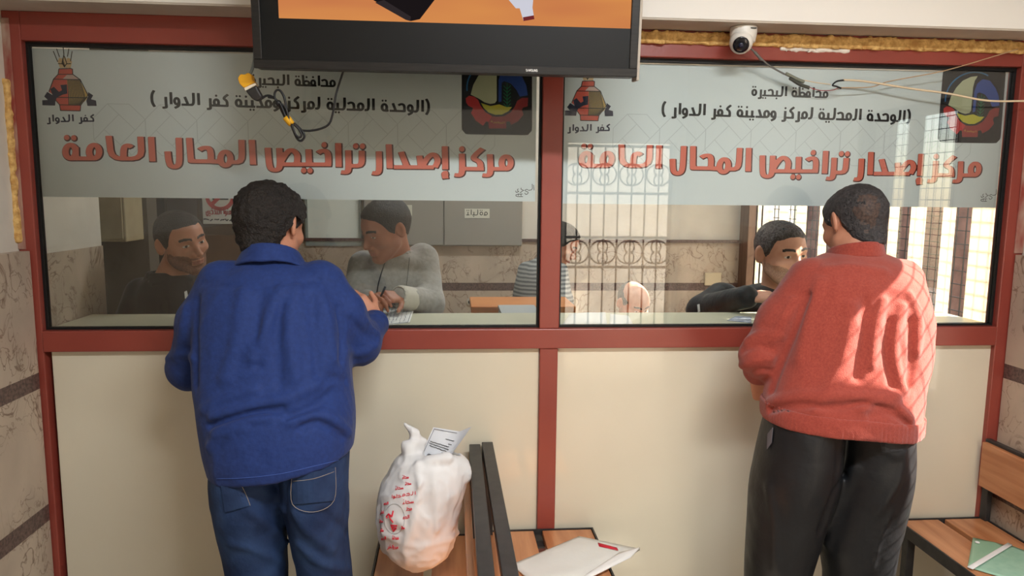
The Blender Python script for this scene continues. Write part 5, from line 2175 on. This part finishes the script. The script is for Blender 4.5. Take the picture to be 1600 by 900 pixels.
    def collar(p):
        q = p - (nb + v3(0, .012, 0))
        ztop = .034 - q[:, 1] * .42
        h = ztop - q[:, 2]
        e = np.sqrt((q[:, 0] / .071) ** 2 + (q[:, 1] / .070) ** 2 + 1e-9)
        d = np.abs((e - 1) * .070 - np.clip(h, 0, .06) * .55) - .0045
        d = smax(d, -h, .004)
        d = smax(d, h - .064 + .012 * vnoise(p, 25), .004)
        return smax(d, q[:, 1] - .05, .004)
    me, V, Fq = net_mesh('collar', collar, nb - .13, nb + .13, .004)
    obj('collar', me, MATS['blue_shirt'], so)
    seam(shirt, [(338, 748), (380, 747), (440, 740), (500, 726), (542, 716)], .0009, 'hem_stitch', mat('light_blue_thread', (70, 96, 168), .7, .2), so)
    me, V, Fq = net_mesh('jeans', jeans, (x0, -.62, 0.03), (x1, -.22, .93), .0075)
    jo = obj('jeans', me, mat('blue_denim', (30, 46, 78), .8, .2, col2=(46, 68, 106), scale=9, bump=.4, bscale=28), root)
    M_POC = mat('pocket_denim', (34, 50, 82), .8, .2, col2=(44, 64, 98), scale=14)
    M_ST = mat('tan_thread', (150, 140, 130), .7, .2)
    for quad, lines in (([(456, 744), (524, 730), (522, 782), (458, 788)], [[(456, 744), (457, 788), (490, 800), (522, 782), (524, 730)], [(458, 752), (490, 748), (522, 737)]]),
                        ([(345, 756), (374, 752), (390, 790), (352, 800)], [[(374, 752), (384, 772), (391, 790)]])):
        pk = obj('back_pocket', patch(jeans, quad, 8), M_POC, jo)
        for ln_ in lines:
            seam(jeans, ln_, .0008, 'stitching', M_ST, pk, .005)
    def shortc(p):
        return hd.hair(.0175, .068, .004, -.092, curl=.016)(p)
    me, V, Fq = net_mesh('hair', shortc, hw - .15, hw + .15, .0036, relax=0)
    obj('hair', me, [M_HAIR, mat('thin_reddish_hair', (104, 58, 46), .6, .3, col2=(60, 36, 30), scale=120)], root)
    cb = P(408, 312, -.25)
    set_slots(me, V, Fq, lambda C: (np.sqrt((((C - cb) * v3(1, 1, 1.4)) ** 2).sum(1)) + .030 * vnoise(C, 60) < .032))
    shoes(root, [(cxl - .01, -.42), (cxr + .01, -.42)])


blue_man()


# ---- customer in the red sweater
def red_man():
    rows = rows_px([(392, 1302, 1376, -.275, .072), (402, 1282, 1392, -.285, .095), (416, 1258, 1412, -.295, .118), (440, 1238, 1434, -.31, .132), (500, 1226, 1448, -.335, .146), (560, 1216, 1442, -.36, .155),
                    (605, 1205, 1430, -.385, .162), (640, 1199, 1425, -.405, .165), (662, 1201, 1425, -.41, .163), (700, 1206, 1418, -.41, .155)])
    tor = Loft(rows, n=2.35, sm=4)
    hx = [P(x, 670, -.5)[0] for x in (1204, 1240, 1330, 1412)]
    hz = [P(1204, 662, -.45)[2], P(1240, 675, -.52)[2], P(1330, 683, -.55)[2], P(1412, 679, -.48)[2]]
    hem = lambda p: np.interp(p[:, 0], hx, hz)
    LA = [P(1268, 440, -.30), P(1222, 500, -.315), P(1188, 556, -.32), P(1186, 578, -.235)]
    LR = [.072, .066, .056, .047]
    RA = [P(1405, 440, -.30), P(1420, 500, -.28), P(1422, 562, -.22), P(1424, 530, -.13)]
    RR = [.070, .064, .054, .042]

    def base(p):
        d = tor(p, kc=.03, tilt=hem)
        d = smin(d, arm(p, LA, LR), .022)
        return smin(d, arm(p, RA, RR), .022)
    fold = make_folds(base, [
        ([(1262, 462), (1240, 520), (1216, 580), (1206, 610)], .010, -.014), ([(1280, 440), (1262, 500), (1248, 560)], .018, .006), ([(1330, 480), (1322, 540), (1300, 600), (1275, 640)], .018, .008),
        ([(1380, 470), (1366, 520), (1362, 570)], .012, .010), ([(1352, 470), (1350, 530), (1340, 590)], .014, -.006), ([(1410, 480), (1398, 530), (1400, 570), (1412, 610)], .012, .010), ([(1390, 500), (1384, 550), (1392, 600)], .010, -.008),
        ([(1205, 640), (1250, 634), (1310, 636), (1350, 630), (1400, 640)], .010, -.012), ([(1203, 628), (1260, 618), (1330, 620), (1400, 622)], .014, .009), ([(1345, 640), (1370, 628), (1405, 640), (1422, 655)], .010, .011), ([(1360, 650), (1390, 645), (1418, 662)], .008, -.008),
        ([(1420, 600), (1424, 560), (1422, 500)], .010, -.010), ([(1160, 548), (1180, 540), (1205, 546)], .010, -.008), ([(1166, 532), (1190, 522), (1220, 526)], .010, .008), ([(1158, 572), (1182, 562), (1206, 560)], .009, .009), ([(1162, 590), (1185, 578), (1204, 580)], .008, -.006),
        ([(1240, 470), (1222, 505), (1208, 530)], .012, .007), ([(1290, 420), (1330, 416), (1380, 424)], .016, .005), ([(1420, 460), (1436, 500), (1432, 550)], .012, .008)])

    def sweater(p):
        return fold(p, base(p)) + .006 * np.abs(vnoise(p * np.array([1, 1, .5]) + 4, 17)) + .002 * vnoise(p + 8, 60) - .002
    hd = Head(P(1335, 352, -.225), 190, 24, -4, 1.0)
    nb = P(1338, 402, -.28)
    lr = rows_px([(650, 1204, 1312, -.41, .135), (690, 1193, 1306, -.41, .14), (730, 1184, 1304, -.415, .14), (770, 1176, 1298, -.415, .132), (850, 1170, 1272, -.41, .112), (900, 1168, 1258, -.40, .104)])
    rr_ = rows_px([(650, 1304, 1414, -.41, .135), (690, 1304, 1414, -.41, .14), (730, 1302, 1414, -.415, .14), (770, 1297, 1410, -.415, .132), (850, 1283, 1394, -.41, .112), (900, 1292, 1386, -.40, .102)])
    cxl, cxr = lr[-1][1], rr_[-1][1]
    lr += [(.28, cxl, -.39, .082, .09), (.05, cxl, -.38, .085, .1)]
    rr_ += [(.28, cxr, -.39, .082, .09), (.05, cxr, -.38, .085, .1)]
    LL, RL = Loft(lr, n=2.1, sm=3), Loft(rr_, n=2.1, sm=3)
    tb = lambda p: smin(LL(p), RL(p), .015)
    tf = make_folds(tb, [([(1320, 740), (1300, 780), (1282, 830)], .008, -.010), ([(1335, 730), (1312, 790), (1292, 850)], .014, .008), ([(1395, 800), (1375, 840), (1362, 890)], .006, .007), ([(1412, 720), (1400, 760), (1372, 800)], .010, .007), ([(1380, 700), (1400, 712), (1412, 708)], .010, .006), ([(1200, 760), (1210, 820), (1212, 890)], .012, .005), ([(1310, 690), (1308, 730), (1302, 770)], .006, -.005)])
    trou = lambda p: tf(p, tb(p)) + .0028 * vnoise(p + 3, 26)
    wl = P(1184, 588, -.20)
    hp = hand_prims(wl, v3(.30, .1, -.75), v3(-.55, -.6, .1), v3(.6, -.5, .2), (55, 60, 45))
    wr = P(1422, 528, -.13)
    hr_ = hand_prims(wr, v3(-.9, .02, .1), v3(.2, -.3, 1), v3(-.4, -.6, .2), (25, 32, 22), s=.85)

    def body(p):
        d = smin(hd.sdf(p), cap(p, nb + v3(0, .01, -.03), hd.world((0, -.024, -.045)), .064, .060), .025)
        d = smin(d, base(p) + .02, .03)
        d = np.minimum(d, tb(p) + .02)
        d = smin(d, cap(p, LA[2], wl, .036, .026), .02)
        d = smin(d, cap(p, RA[2], wr, .036, .026), .02)
        d = smin(d, hand_sdf(p, hp), .010)
        return smin(d, hand_sdf(p, hr_), .010)
    x0, x1 = P(1140, 500, -.3)[0], P(1470, 500, -.3)[0]
    root = thing('person', 'balding customer in a red sweater and black trousers standing at the counter, seen from behind', 'person', (1.2, -.4, 0))
    hw = hd.c
    fine = [(hw - .13, hw + .13, .0042), (wl - .10, wl + .10, .0042)]
    me, V, Fq = net_mesh('body', body, (x0 - .05, -.66, 0), (x1 + .05, .0, 1.68), .012, fine)
    obj('body', me, mslots(0), root)
    set_slots(me, V, Fq, lambda C: hd.slots(C))
    me, V, Fq = net_mesh('sweater', sweater, (x0 - .04, -.63, .80), (x1 + .04, -.04, 1.47), .0056)
    M_SW = mat('red_wool', (152, 67, 54), .9, .2, sheen=.2, col2=(140, 58, 47), scale=160, bump=.35, bscale=420)
    so = obj('sweater', me, M_SW, root)

    def rib(p):
        ang = np.arctan2(p[:, 1] + .41, p[:, 0] - 1.19)
        d = sweater(p) - .0035 - .0022 * np.abs(np.sin(ang * 75))
        z0 = hem(p)
        d = smax(d, p[:, 2] - z0 - .052, .004)
        d = smax(d, z0 - .004 - p[:, 2], .003)
        return smax(d, -(sweater(p) + .004), .002)
    me, V, Fq = net_mesh('hem_ribbing', rib, (x0 + .02, -.62, .80), (x1, -.2, 1.0), .0045, relax=0)
    obj('hem_ribbing', me, M_SW, so)

    def col(p):
        q = p - (nb + v3(0, .01, .0))
        h = .030 - q[:, 1] * .30 - q[:, 2]
        ang = np.arctan2(q[:, 1], q[:, 0])
        e = np.sqrt((q[:, 0] / .070) ** 2 + (q[:, 1] / .072) ** 2 + 1e-9)
        d = np.abs((e - 1) * .070 - np.clip(h, 0, .06) * .25) - .0055 - .0018 * np.abs(np.sin(ang * 32))
        d = smax(d, -h, .004)
        return smax(d, h - .05, .004)
    me, V, Fq = net_mesh('collar_ribbing', col, nb - .12, nb + .12, .0035, relax=0)
    obj('collar_ribbing', me, M_SW, so)
    me, V, Fq = net_mesh('trousers', trou, (x0, -.62, .03), (x1, -.22, .99), .0075)
    to = obj('trousers', me, mat('black_cloth', (18, 19, 22), .5, .4, sheen=.0, bump=.35, bscale=18), root)
    obj('back_pocket', patch(trou, [(1376, 690), (1412, 684), (1410, 704), (1378, 708)], 6), mat('pocket_cloth', (24, 25, 29), .5, .4), to)
    obj('pocket_lining', patch(trou, [(1200, 678), (1208, 668), (1206, 692), (1199, 702)], 5, .004), mat('pocket_lining', (96, 92, 96), .8, .2), to)
    me, V, Fq = net_mesh('hair', hd.hair(.0075, .078, .0, -.088, curl=.006), hw - .15, hw + .15, .0034, relax=0)
    obj('hair', me, [mat('short_dark_hair', (30, 27, 27), .5, .4, col2=(62, 58, 58), scale=140, bump=.6, bscale=260), mat('thin_brown_hair', (82, 64, 55), .6, .3, col2=(52, 42, 38), scale=150)], root)
    cb = hd.world((0, -.055, .10))
    cb = march(hd.sdf, 1352, 330)
    set_slots(me, V, Fq, lambda C: (np.sqrt(((C - cb) ** 2).sum(1)) + .05 * vnoise(C, 45) + .03 * vnoise(C, 150) < .040))
    shoes(root, [(cxl, -.41), (cxr, -.41)])


red_man()


# ---- office clerks behind the glass
def seat_legs(hip, face, zs, sp=.09):
    """thighs and shins of a seated figure; face = level direction"""
    f = np.array([face[0], face[1], 0.0])
    f /= np.linalg.norm(f)
    s = np.array([-f[1], f[0], 0])
    out = []
    for k in (-1, 1):
        h = hip + s * sp * k
        kn = h + f * .36 + s * .03 * k
        kn[2] = max(zs - .02, .46)
        an = kn - f * .06
        an = np.array([an[0], an[1], .09])
        out.append((h, kn, an))
    return out, f


def clerk(label, tab, hd, nb, arms, hands, skin, cloth_m, hair, hair_m, beard, face, zs, extra=None, cname='sweater', bald=None, nstep=.0026, sleeve_end=True, pat=None):
    rows = rows_px(tab)
    hip = np.array([rows[-1][1], rows[-1][2] + .0, zs + .10])
    zlast = rows[-1][0]
    rows.append((min(zlast - .05, zs + .14), rows[-1][1], rows[-1][2], max(rows[-1][3] * .95, .15), .13))
    rows.append((zs + .02, rows[-1][1], rows[-1][2], .17, .13))
    tor = Loft(rows, n=2.3, sm=5)
    legs, fl = seat_legs(hip, face, zs)

    def base(p):
        d = tor(p, kc=.03)
        for pts, rs in arms:
            d = smin(d, arm(p, pts, rs), .025)
        return d
    top = lambda p: base(p) + .006 * vnoise(p + 2, 14) + .003 * vnoise(p + 6, 34)

    def legsd(p):
        d = ell(p, hip + v3(0, 0, -.01), (.18, .14, .10))
        for h, k, a in legs:
            d = smin(d, arm(p, [h, k, a], [.085, .066, .052]), .03)
        return d

    def body(p):
        d = smin(hd.sdf(p), cap(p, nb + v3(0, .0, -.03), hd.world((0, -.02, -.05)), .060, .054), .025)
        d = smin(d, base(p) + .02, .03)
        d = np.minimum(d, legsd(p) + .02)
        for w0, w1, pf in hands:
            d = smin(d, cap(p, w0, w1, .034, .025), .015)
            d = smin(d, hand_sdf(p, pf), .010)
        return d
    allp = [hd.c] + [a for pts, _ in arms for a in pts] + [x for l in legs for x in l] + [np.array([r[1] - r[3], r[2] - .13, r[0]]) for r in rows] + [np.array([r[1] + r[3], r[2] + .13, r[0]]) for r in rows]
    lo, hi = bounds(*allp, pad=.16)
    lo[2] = 0
    root = thing('person', label, 'person', (hip[0], hip[1], 0))
    fine = [(hd.c - .13, hd.c + .13, nstep)]
    for w0, w1, pf in hands:
        q = np.array([x[1] for x in pf[1]] + [w1])
        fine.append((q.min(0) - .02, q.max(0) + .02, .0036))
    me, V, Fq = net_mesh('body', body, lo, hi, .014, fine)
    obj('body', me, mslots(skin, beard), root)
    set_slots(me, V, Fq, lambda C: hd.slots(C, beard))
    tl, th = bounds(*([a for pts, _ in arms for a in pts] + [np.array([r[1] - r[3], r[2] - .13, r[0]]) for r in rows] + [np.array([r[1] + r[3], r[2] + .13, r[0]]) for r in rows]), pad=.09)
    me, V, Fq = net_mesh(cname, top, tl, th, .009)
    co = obj(cname, me, cloth_m, root)

    def col(p):
        q = p - nb
        h = .022 - q[:, 2]
        e = np.sqrt((q[:, 0] / .069) ** 2 + (q[:, 1] / .066) ** 2 + 1e-9)
        d = np.abs((e - 1) * .066 - np.clip(h, 0, .05) * .5) - .005
        return smax(smax(d, -h, .004), h - .05, .004)
    me, V, Fq = net_mesh('collar', col, nb - .13, nb + .11, .006)
    obj('collar', me, cloth_m, co)
    ll, lh = bounds(*[x for l in legs for x in l], hip, pad=.2)
    ll[2] = .05
    me, V, Fq = net_mesh('trousers', legsd, ll, lh, .014)
    obj('trousers', me, mat('dark_trousers', (44, 44, 50), .8, .2), root)
    shoes(root, [(l[2][0], l[2][1]) for l in legs], fy=-1.0)
    if hair:
        me, V, Fq = net_mesh('hair', hair, hd.c - .15, hd.c + .15, .0036, relax=0)
        obj('hair', me, hair_m, root)
    # stool under the figure
    st = thing('stool', 'round stool with four steel legs under a clerk behind the counter', 'stool', (hip[0], hip[1], 0), 'office stools')
    bm = bmesh.new()
    lathe(bm, [(.15, -.03), (.165, -.02), (.165, -.005), (.15, .0), (0, .0)], (hip[0], hip[1], zs - .05), (0, 0, 1), 24)
    smooth(obj('seat', bm, M_BLACK, st))
    for sx in (-1, 1):
        for sy in (-1, 1):
            bm = bmesh.new()
            tube(bm, [(hip[0] + sx * .09, hip[1] + sy * .09, zs - .08), (hip[0] + sx * .15, hip[1] + sy * .15, 0.0)], .012, 8)
            obj('leg', bm, M_STEEL, st)
    return root, co, top


M_BLKW = mat('black_knit', (26, 27, 28), .85, .2, sheen=.2, bump=.15, bscale=300)
M_GREYW = mat('grey_fleece', (156, 152, 146), .9, .2, sheen=.3, col2=(142, 138, 132), scale=60, bump=.4, bscale=30)
M_JACK = mat('black_jacket', (30, 33, 33), .6, .3, sheen=.15, bump=.5, bscale=26)
M_DGREY = mat('dull_grey_knit', (112, 110, 108), .9, .2)
M_STRIPE = bpy.data.materials.new('striped_knit')
M_STRIPE.use_nodes = True
_nt = M_STRIPE.node_tree
_w = _nt.nodes.new('ShaderNodeTexWave')
_w.bands_direction = 'Z'
_w.inputs['Scale'].default_value = 14
_w.inputs['Distortion'].default_value = 1.5
_r = _nt.nodes.new('ShaderNodeValToRGB')
_r.color_ramp.elements[0].color = lin((92, 96, 98))
_r.color_ramp.elements[1].color = lin((170, 172, 168))
_t = _nt.nodes.new('ShaderNodeTexCoord')
_nt.links.new(_t.outputs['Object'], _w.inputs['Vector'])
_nt.links.new(_w.outputs['Fac'], _r.inputs[0])
_nt.links.new(_r.outputs[0], _nt.nodes['Principled BSDF'].inputs['Base Color'])
_nt.nodes['Principled BSDF'].inputs['Roughness'].default_value = .9


def mk1():
    hd = Head(P(284, 378, .55), 50, 6, -13, 1.02)
    nb = P(262, 432, .60)
    sh0, sh1 = P(222, 458, .62), P(318, 452, .64)
    el0, el1 = P(196, 520, .55), P(352, 520, .58)
    w0, w1 = P(262, 520, .45), P(322, 530, .47)
    h0 = hand_prims(w0, v3(1, 0, -.3), v3(0, -.3, 1), v3(.2, -1, 0), (20, 25, 20), s=.9)
    h1 = hand_prims(w1, v3(-1, .1, -.4), v3(0, -.2, 1), v3(-1, .3, 0), (20, 25, 20), s=.9)
    root, co, top = clerk('bearded clerk in a black top looking sideways at the left end of the counter', [(424, 240, 292, .60, .065), (438, 222, 318, .61, .10), (458, 208, 336, .62, .12), (500, 204, 342, .62, .125), (530, 206, 342, .62, .125)],
                          hd, nb, [([sh0, el0, w0], [.065, .056, .04]), ([sh1, el1, w1], [.065, .056, .04])], [(el0, w0, h0), (el1, w1, h1)], 0, M_BLKW,
                          hd.hair(.007, .072, -.004, -.055, temple=.018, curl=.004), M_HAIR, 1, (.5, -.8), .64)
    obj('chest_logo', patch(top, [(288, 456), (292, 454), (294, 464), (289, 467)], 3, .003), M_PAPER, co)


def mk2():
    hd = Head(P(603, 358, .52), -52, 22, 4, 1.0, 1.05, 1.0, .0022)
    nb = P(622, 398, .60)
    sh0, sh1 = P(570, 415, .60), P(660, 405, .62)
    el0, el1 = P(556, 480, .48), P(672, 474, .50)
    w0, w1 = P(572, 468, .34), P(628, 464, .36)
    h0 = hand_prims(w0, P(586, 464, .27) - w0, v3(0, -.5, .8), v3(.8, .3, .2), (30, 35, 25), s=.9)
    h1 = hand_prims(w1, P(594, 463, .27) - w1, v3(.1, -.55, .8), v3(-.1, -.6, -.4), (24, 34, 24), s=.95)
    root, co, top = clerk('clerk in a grey zip sweater writing on a form behind the first window', [(390, 592, 652, .60, .07), (402, 572, 670, .61, .105), (425, 558, 678, .62, .12), (470, 552, 682, .62, .125), (505, 552, 682, .62, .125)],
                          hd, nb, [([sh0, el0, w0], [.066, .054, .04]), ([sh1, el1, w1], [.068, .056, .042])], [(el0, w0, h0), (el1, w1, h1)], 2, M_GREYW,
                          hd.hair(.008, .072, .0, -.052, curl=.004), M_HAIR, 0, (-.2, -1), .66)
    seam(top, [(604, 404), (598, 420), (592, 440), (588, 462)], .0022, 'zip', M_INK, co)
    seam(top, [(640, 402), (637, 430), (634, 458)], .0012, 'seam_line', mat('seam_grey', (70, 68, 66), .8, .2), co)
    bm = bmesh.new()
    tube(bm, [w1 + (w0 - w1) * 0 + v3(.0, -.004, .0), w1 + (P(616, 470, .335) - w1)], .0425, 16)
    # pale cuff
    c0, c1 = el1 + (w1 - el1) * .72, el1 + (w1 - el1) * 1.02
    bm.free()
    me, V, Fq = net_mesh('cuff', lambda p: smax(cap(p, c0, c1, .047, .044) + .002 * vnoise(p, 90), -cap(p, c0, c1 + (c1 - c0) * .5, .036, .034), .003), np.minimum(c0, c1) - .07, np.maximum(c0, c1) + .07, .005)
    obj('cuff', me, mat('pale_cuff', (190, 184, 172), .9, .2), co)
    pen_t = thing('pen', 'dark pen held in the writing hand of the clerk in grey', 'pen', P(592, 470, .27))
    bm = bmesh.new()
    tube(bm, [P(588, 478, .26), P(590, 474, .262), P(602, 448, .29)], [.001, .004, .004], 8)
    smooth(obj('barrel', bm, M_INK, pen_t))


def mk3():
    hd = Head(P(1220, 396, .50), 12, 6, -3, 1.12, 1.08)
    nb = P(1212, 452, .58)
    sh0, sh1 = P(1128, 468, .60), P(1290, 465, .60)
    el0, el1 = P(1096, 484, .58), P(1330, 520, .52)
    w0, w1 = P(1166, 464, .32), P(1270, 520, .46)
    h0 = hand_prims(w0, P(1200, 464, .28) - w0, v3(0, -.4, .9), v3(.1, .6, .5), (16, 22, 18), s=1.0)
    h1 = hand_prims(w1, v3(-1, 0, -.2), v3(0, -.3, 1), v3(.1, -1, 0), (24, 30, 24), s=.95)
    root, co, top = clerk('grey haired clerk in a dark jacket resting his arm on the counter', [(444, 1176, 1250, .58, .07), (456, 1140, 1280, .59, .105), (475, 1112, 1302, .60, .125), (505, 1100, 1310, .60, .135), (540, 1100, 1310, .60, .135)],
                          hd, nb, [([sh0, el0, w0], [.074, .058, .046]), ([sh1, el1, w1], [.072, .06, .045])], [(el0, w0, h0), (el1, w1, h1)], 1, M_JACK,
                          hd.hair(.006, .068, -.002, -.05, temple=.006, curl=.004), M_HAIRG, 2, (.1, -1), .60, cname='jacket')
    obj('sleeve_logo', patch(top, [(1090, 476), (1093, 475), (1094, 487), (1091, 488)], 3, .003), M_PAPER, co)


def mk4():
    hd = Head(P(876, 381, 1.75), 72, 30, 0, 1.0, 1.0, 1.0, .003)
    nb = P(856, 408, 1.80)
    sh0, sh1 = P(824, 424, 1.85), P(872, 424, 1.72)
    el0, el1 = P(812, 480, 1.8), P(880, 470, 1.60)
    w0, w1 = P(840, 500, 1.62), P(880, 500, 1.58)
    h0 = hand_prims(w0, v3(.2, -1, -.1), v3(0, -.2, 1), v3(1, .2, 0), (20, 25, 20))
    h1 = hand_prims(w1, v3(-.1, -1, -.1), v3(0, -.2, 1), v3(-1, .2, 0), (20, 25, 20))
    clerk('stooping clerk in a striped grey top seen in profile behind the middle post', [(402, 836, 872, 1.80, .07), (414, 820, 878, 1.80, .10), (440, 808, 880, 1.80, .115), (480, 802, 880, 1.80, .12), (520, 804, 880, 1.80, .12)],
          hd, nb, [([sh0, el0, w0], [.06, .052, .04]), ([sh1, el1, w1], [.06, .052, .04])], [(el0, w0, h0), (el1, w1, h1)], 0, M_STRIPE,
          hd.hair(.010, .070, -.002, -.052, curl=.004), M_HAIR, 0, (-.1, -1), .62, nstep=.0036)


def mk5():
    hd = Head(P(989, 474, 1.55), 22, 26, 0, 1.0, 1.0, 1.0, .003)
    nb = P(984, 512, 1.62)
    sh0, sh1 = P(940, 524, 1.66), P(1030, 524, 1.66)
    el0, el1 = P(944, 580, 1.6), P(1034, 580, 1.6)
    w0, w1 = P(965, 590, 1.42), P(1010, 590, 1.42)
    h0 = hand_prims(w0, v3(.5, -.8, -.1), v3(0, -.2, 1), v3(1, .3, 0), (20, 25, 20))
    h1 = hand_prims(w1, v3(-.4, -.8, -.1), v3(0, -.2, 1), v3(-1, .3, 0), (20, 25, 20))
    clerk('bald man seated low in the office, only his head showing over the counter', [(505, 964, 1004, 1.62, .07), (516, 944, 1028, 1.64, .10), (540, 930, 1040, 1.66, .115), (600, 930, 1040, 1.66, .12)],
          hd, nb, [([sh0, el0, w0], [.062, .054, .04]), ([sh1, el1, w1], [.062, .054, .04])], [(el0, w0, h0), (el1, w1, h1)], 3, M_DGREY,
          hd.hair(.004, .13, .004, -.05, crown=(0, .03, .11, .10), curl=.003), M_HAIRG, 0, (.1, -1), .40, nstep=.0036)


mk1()
mk2()
mk3()
mk4()
mk5()
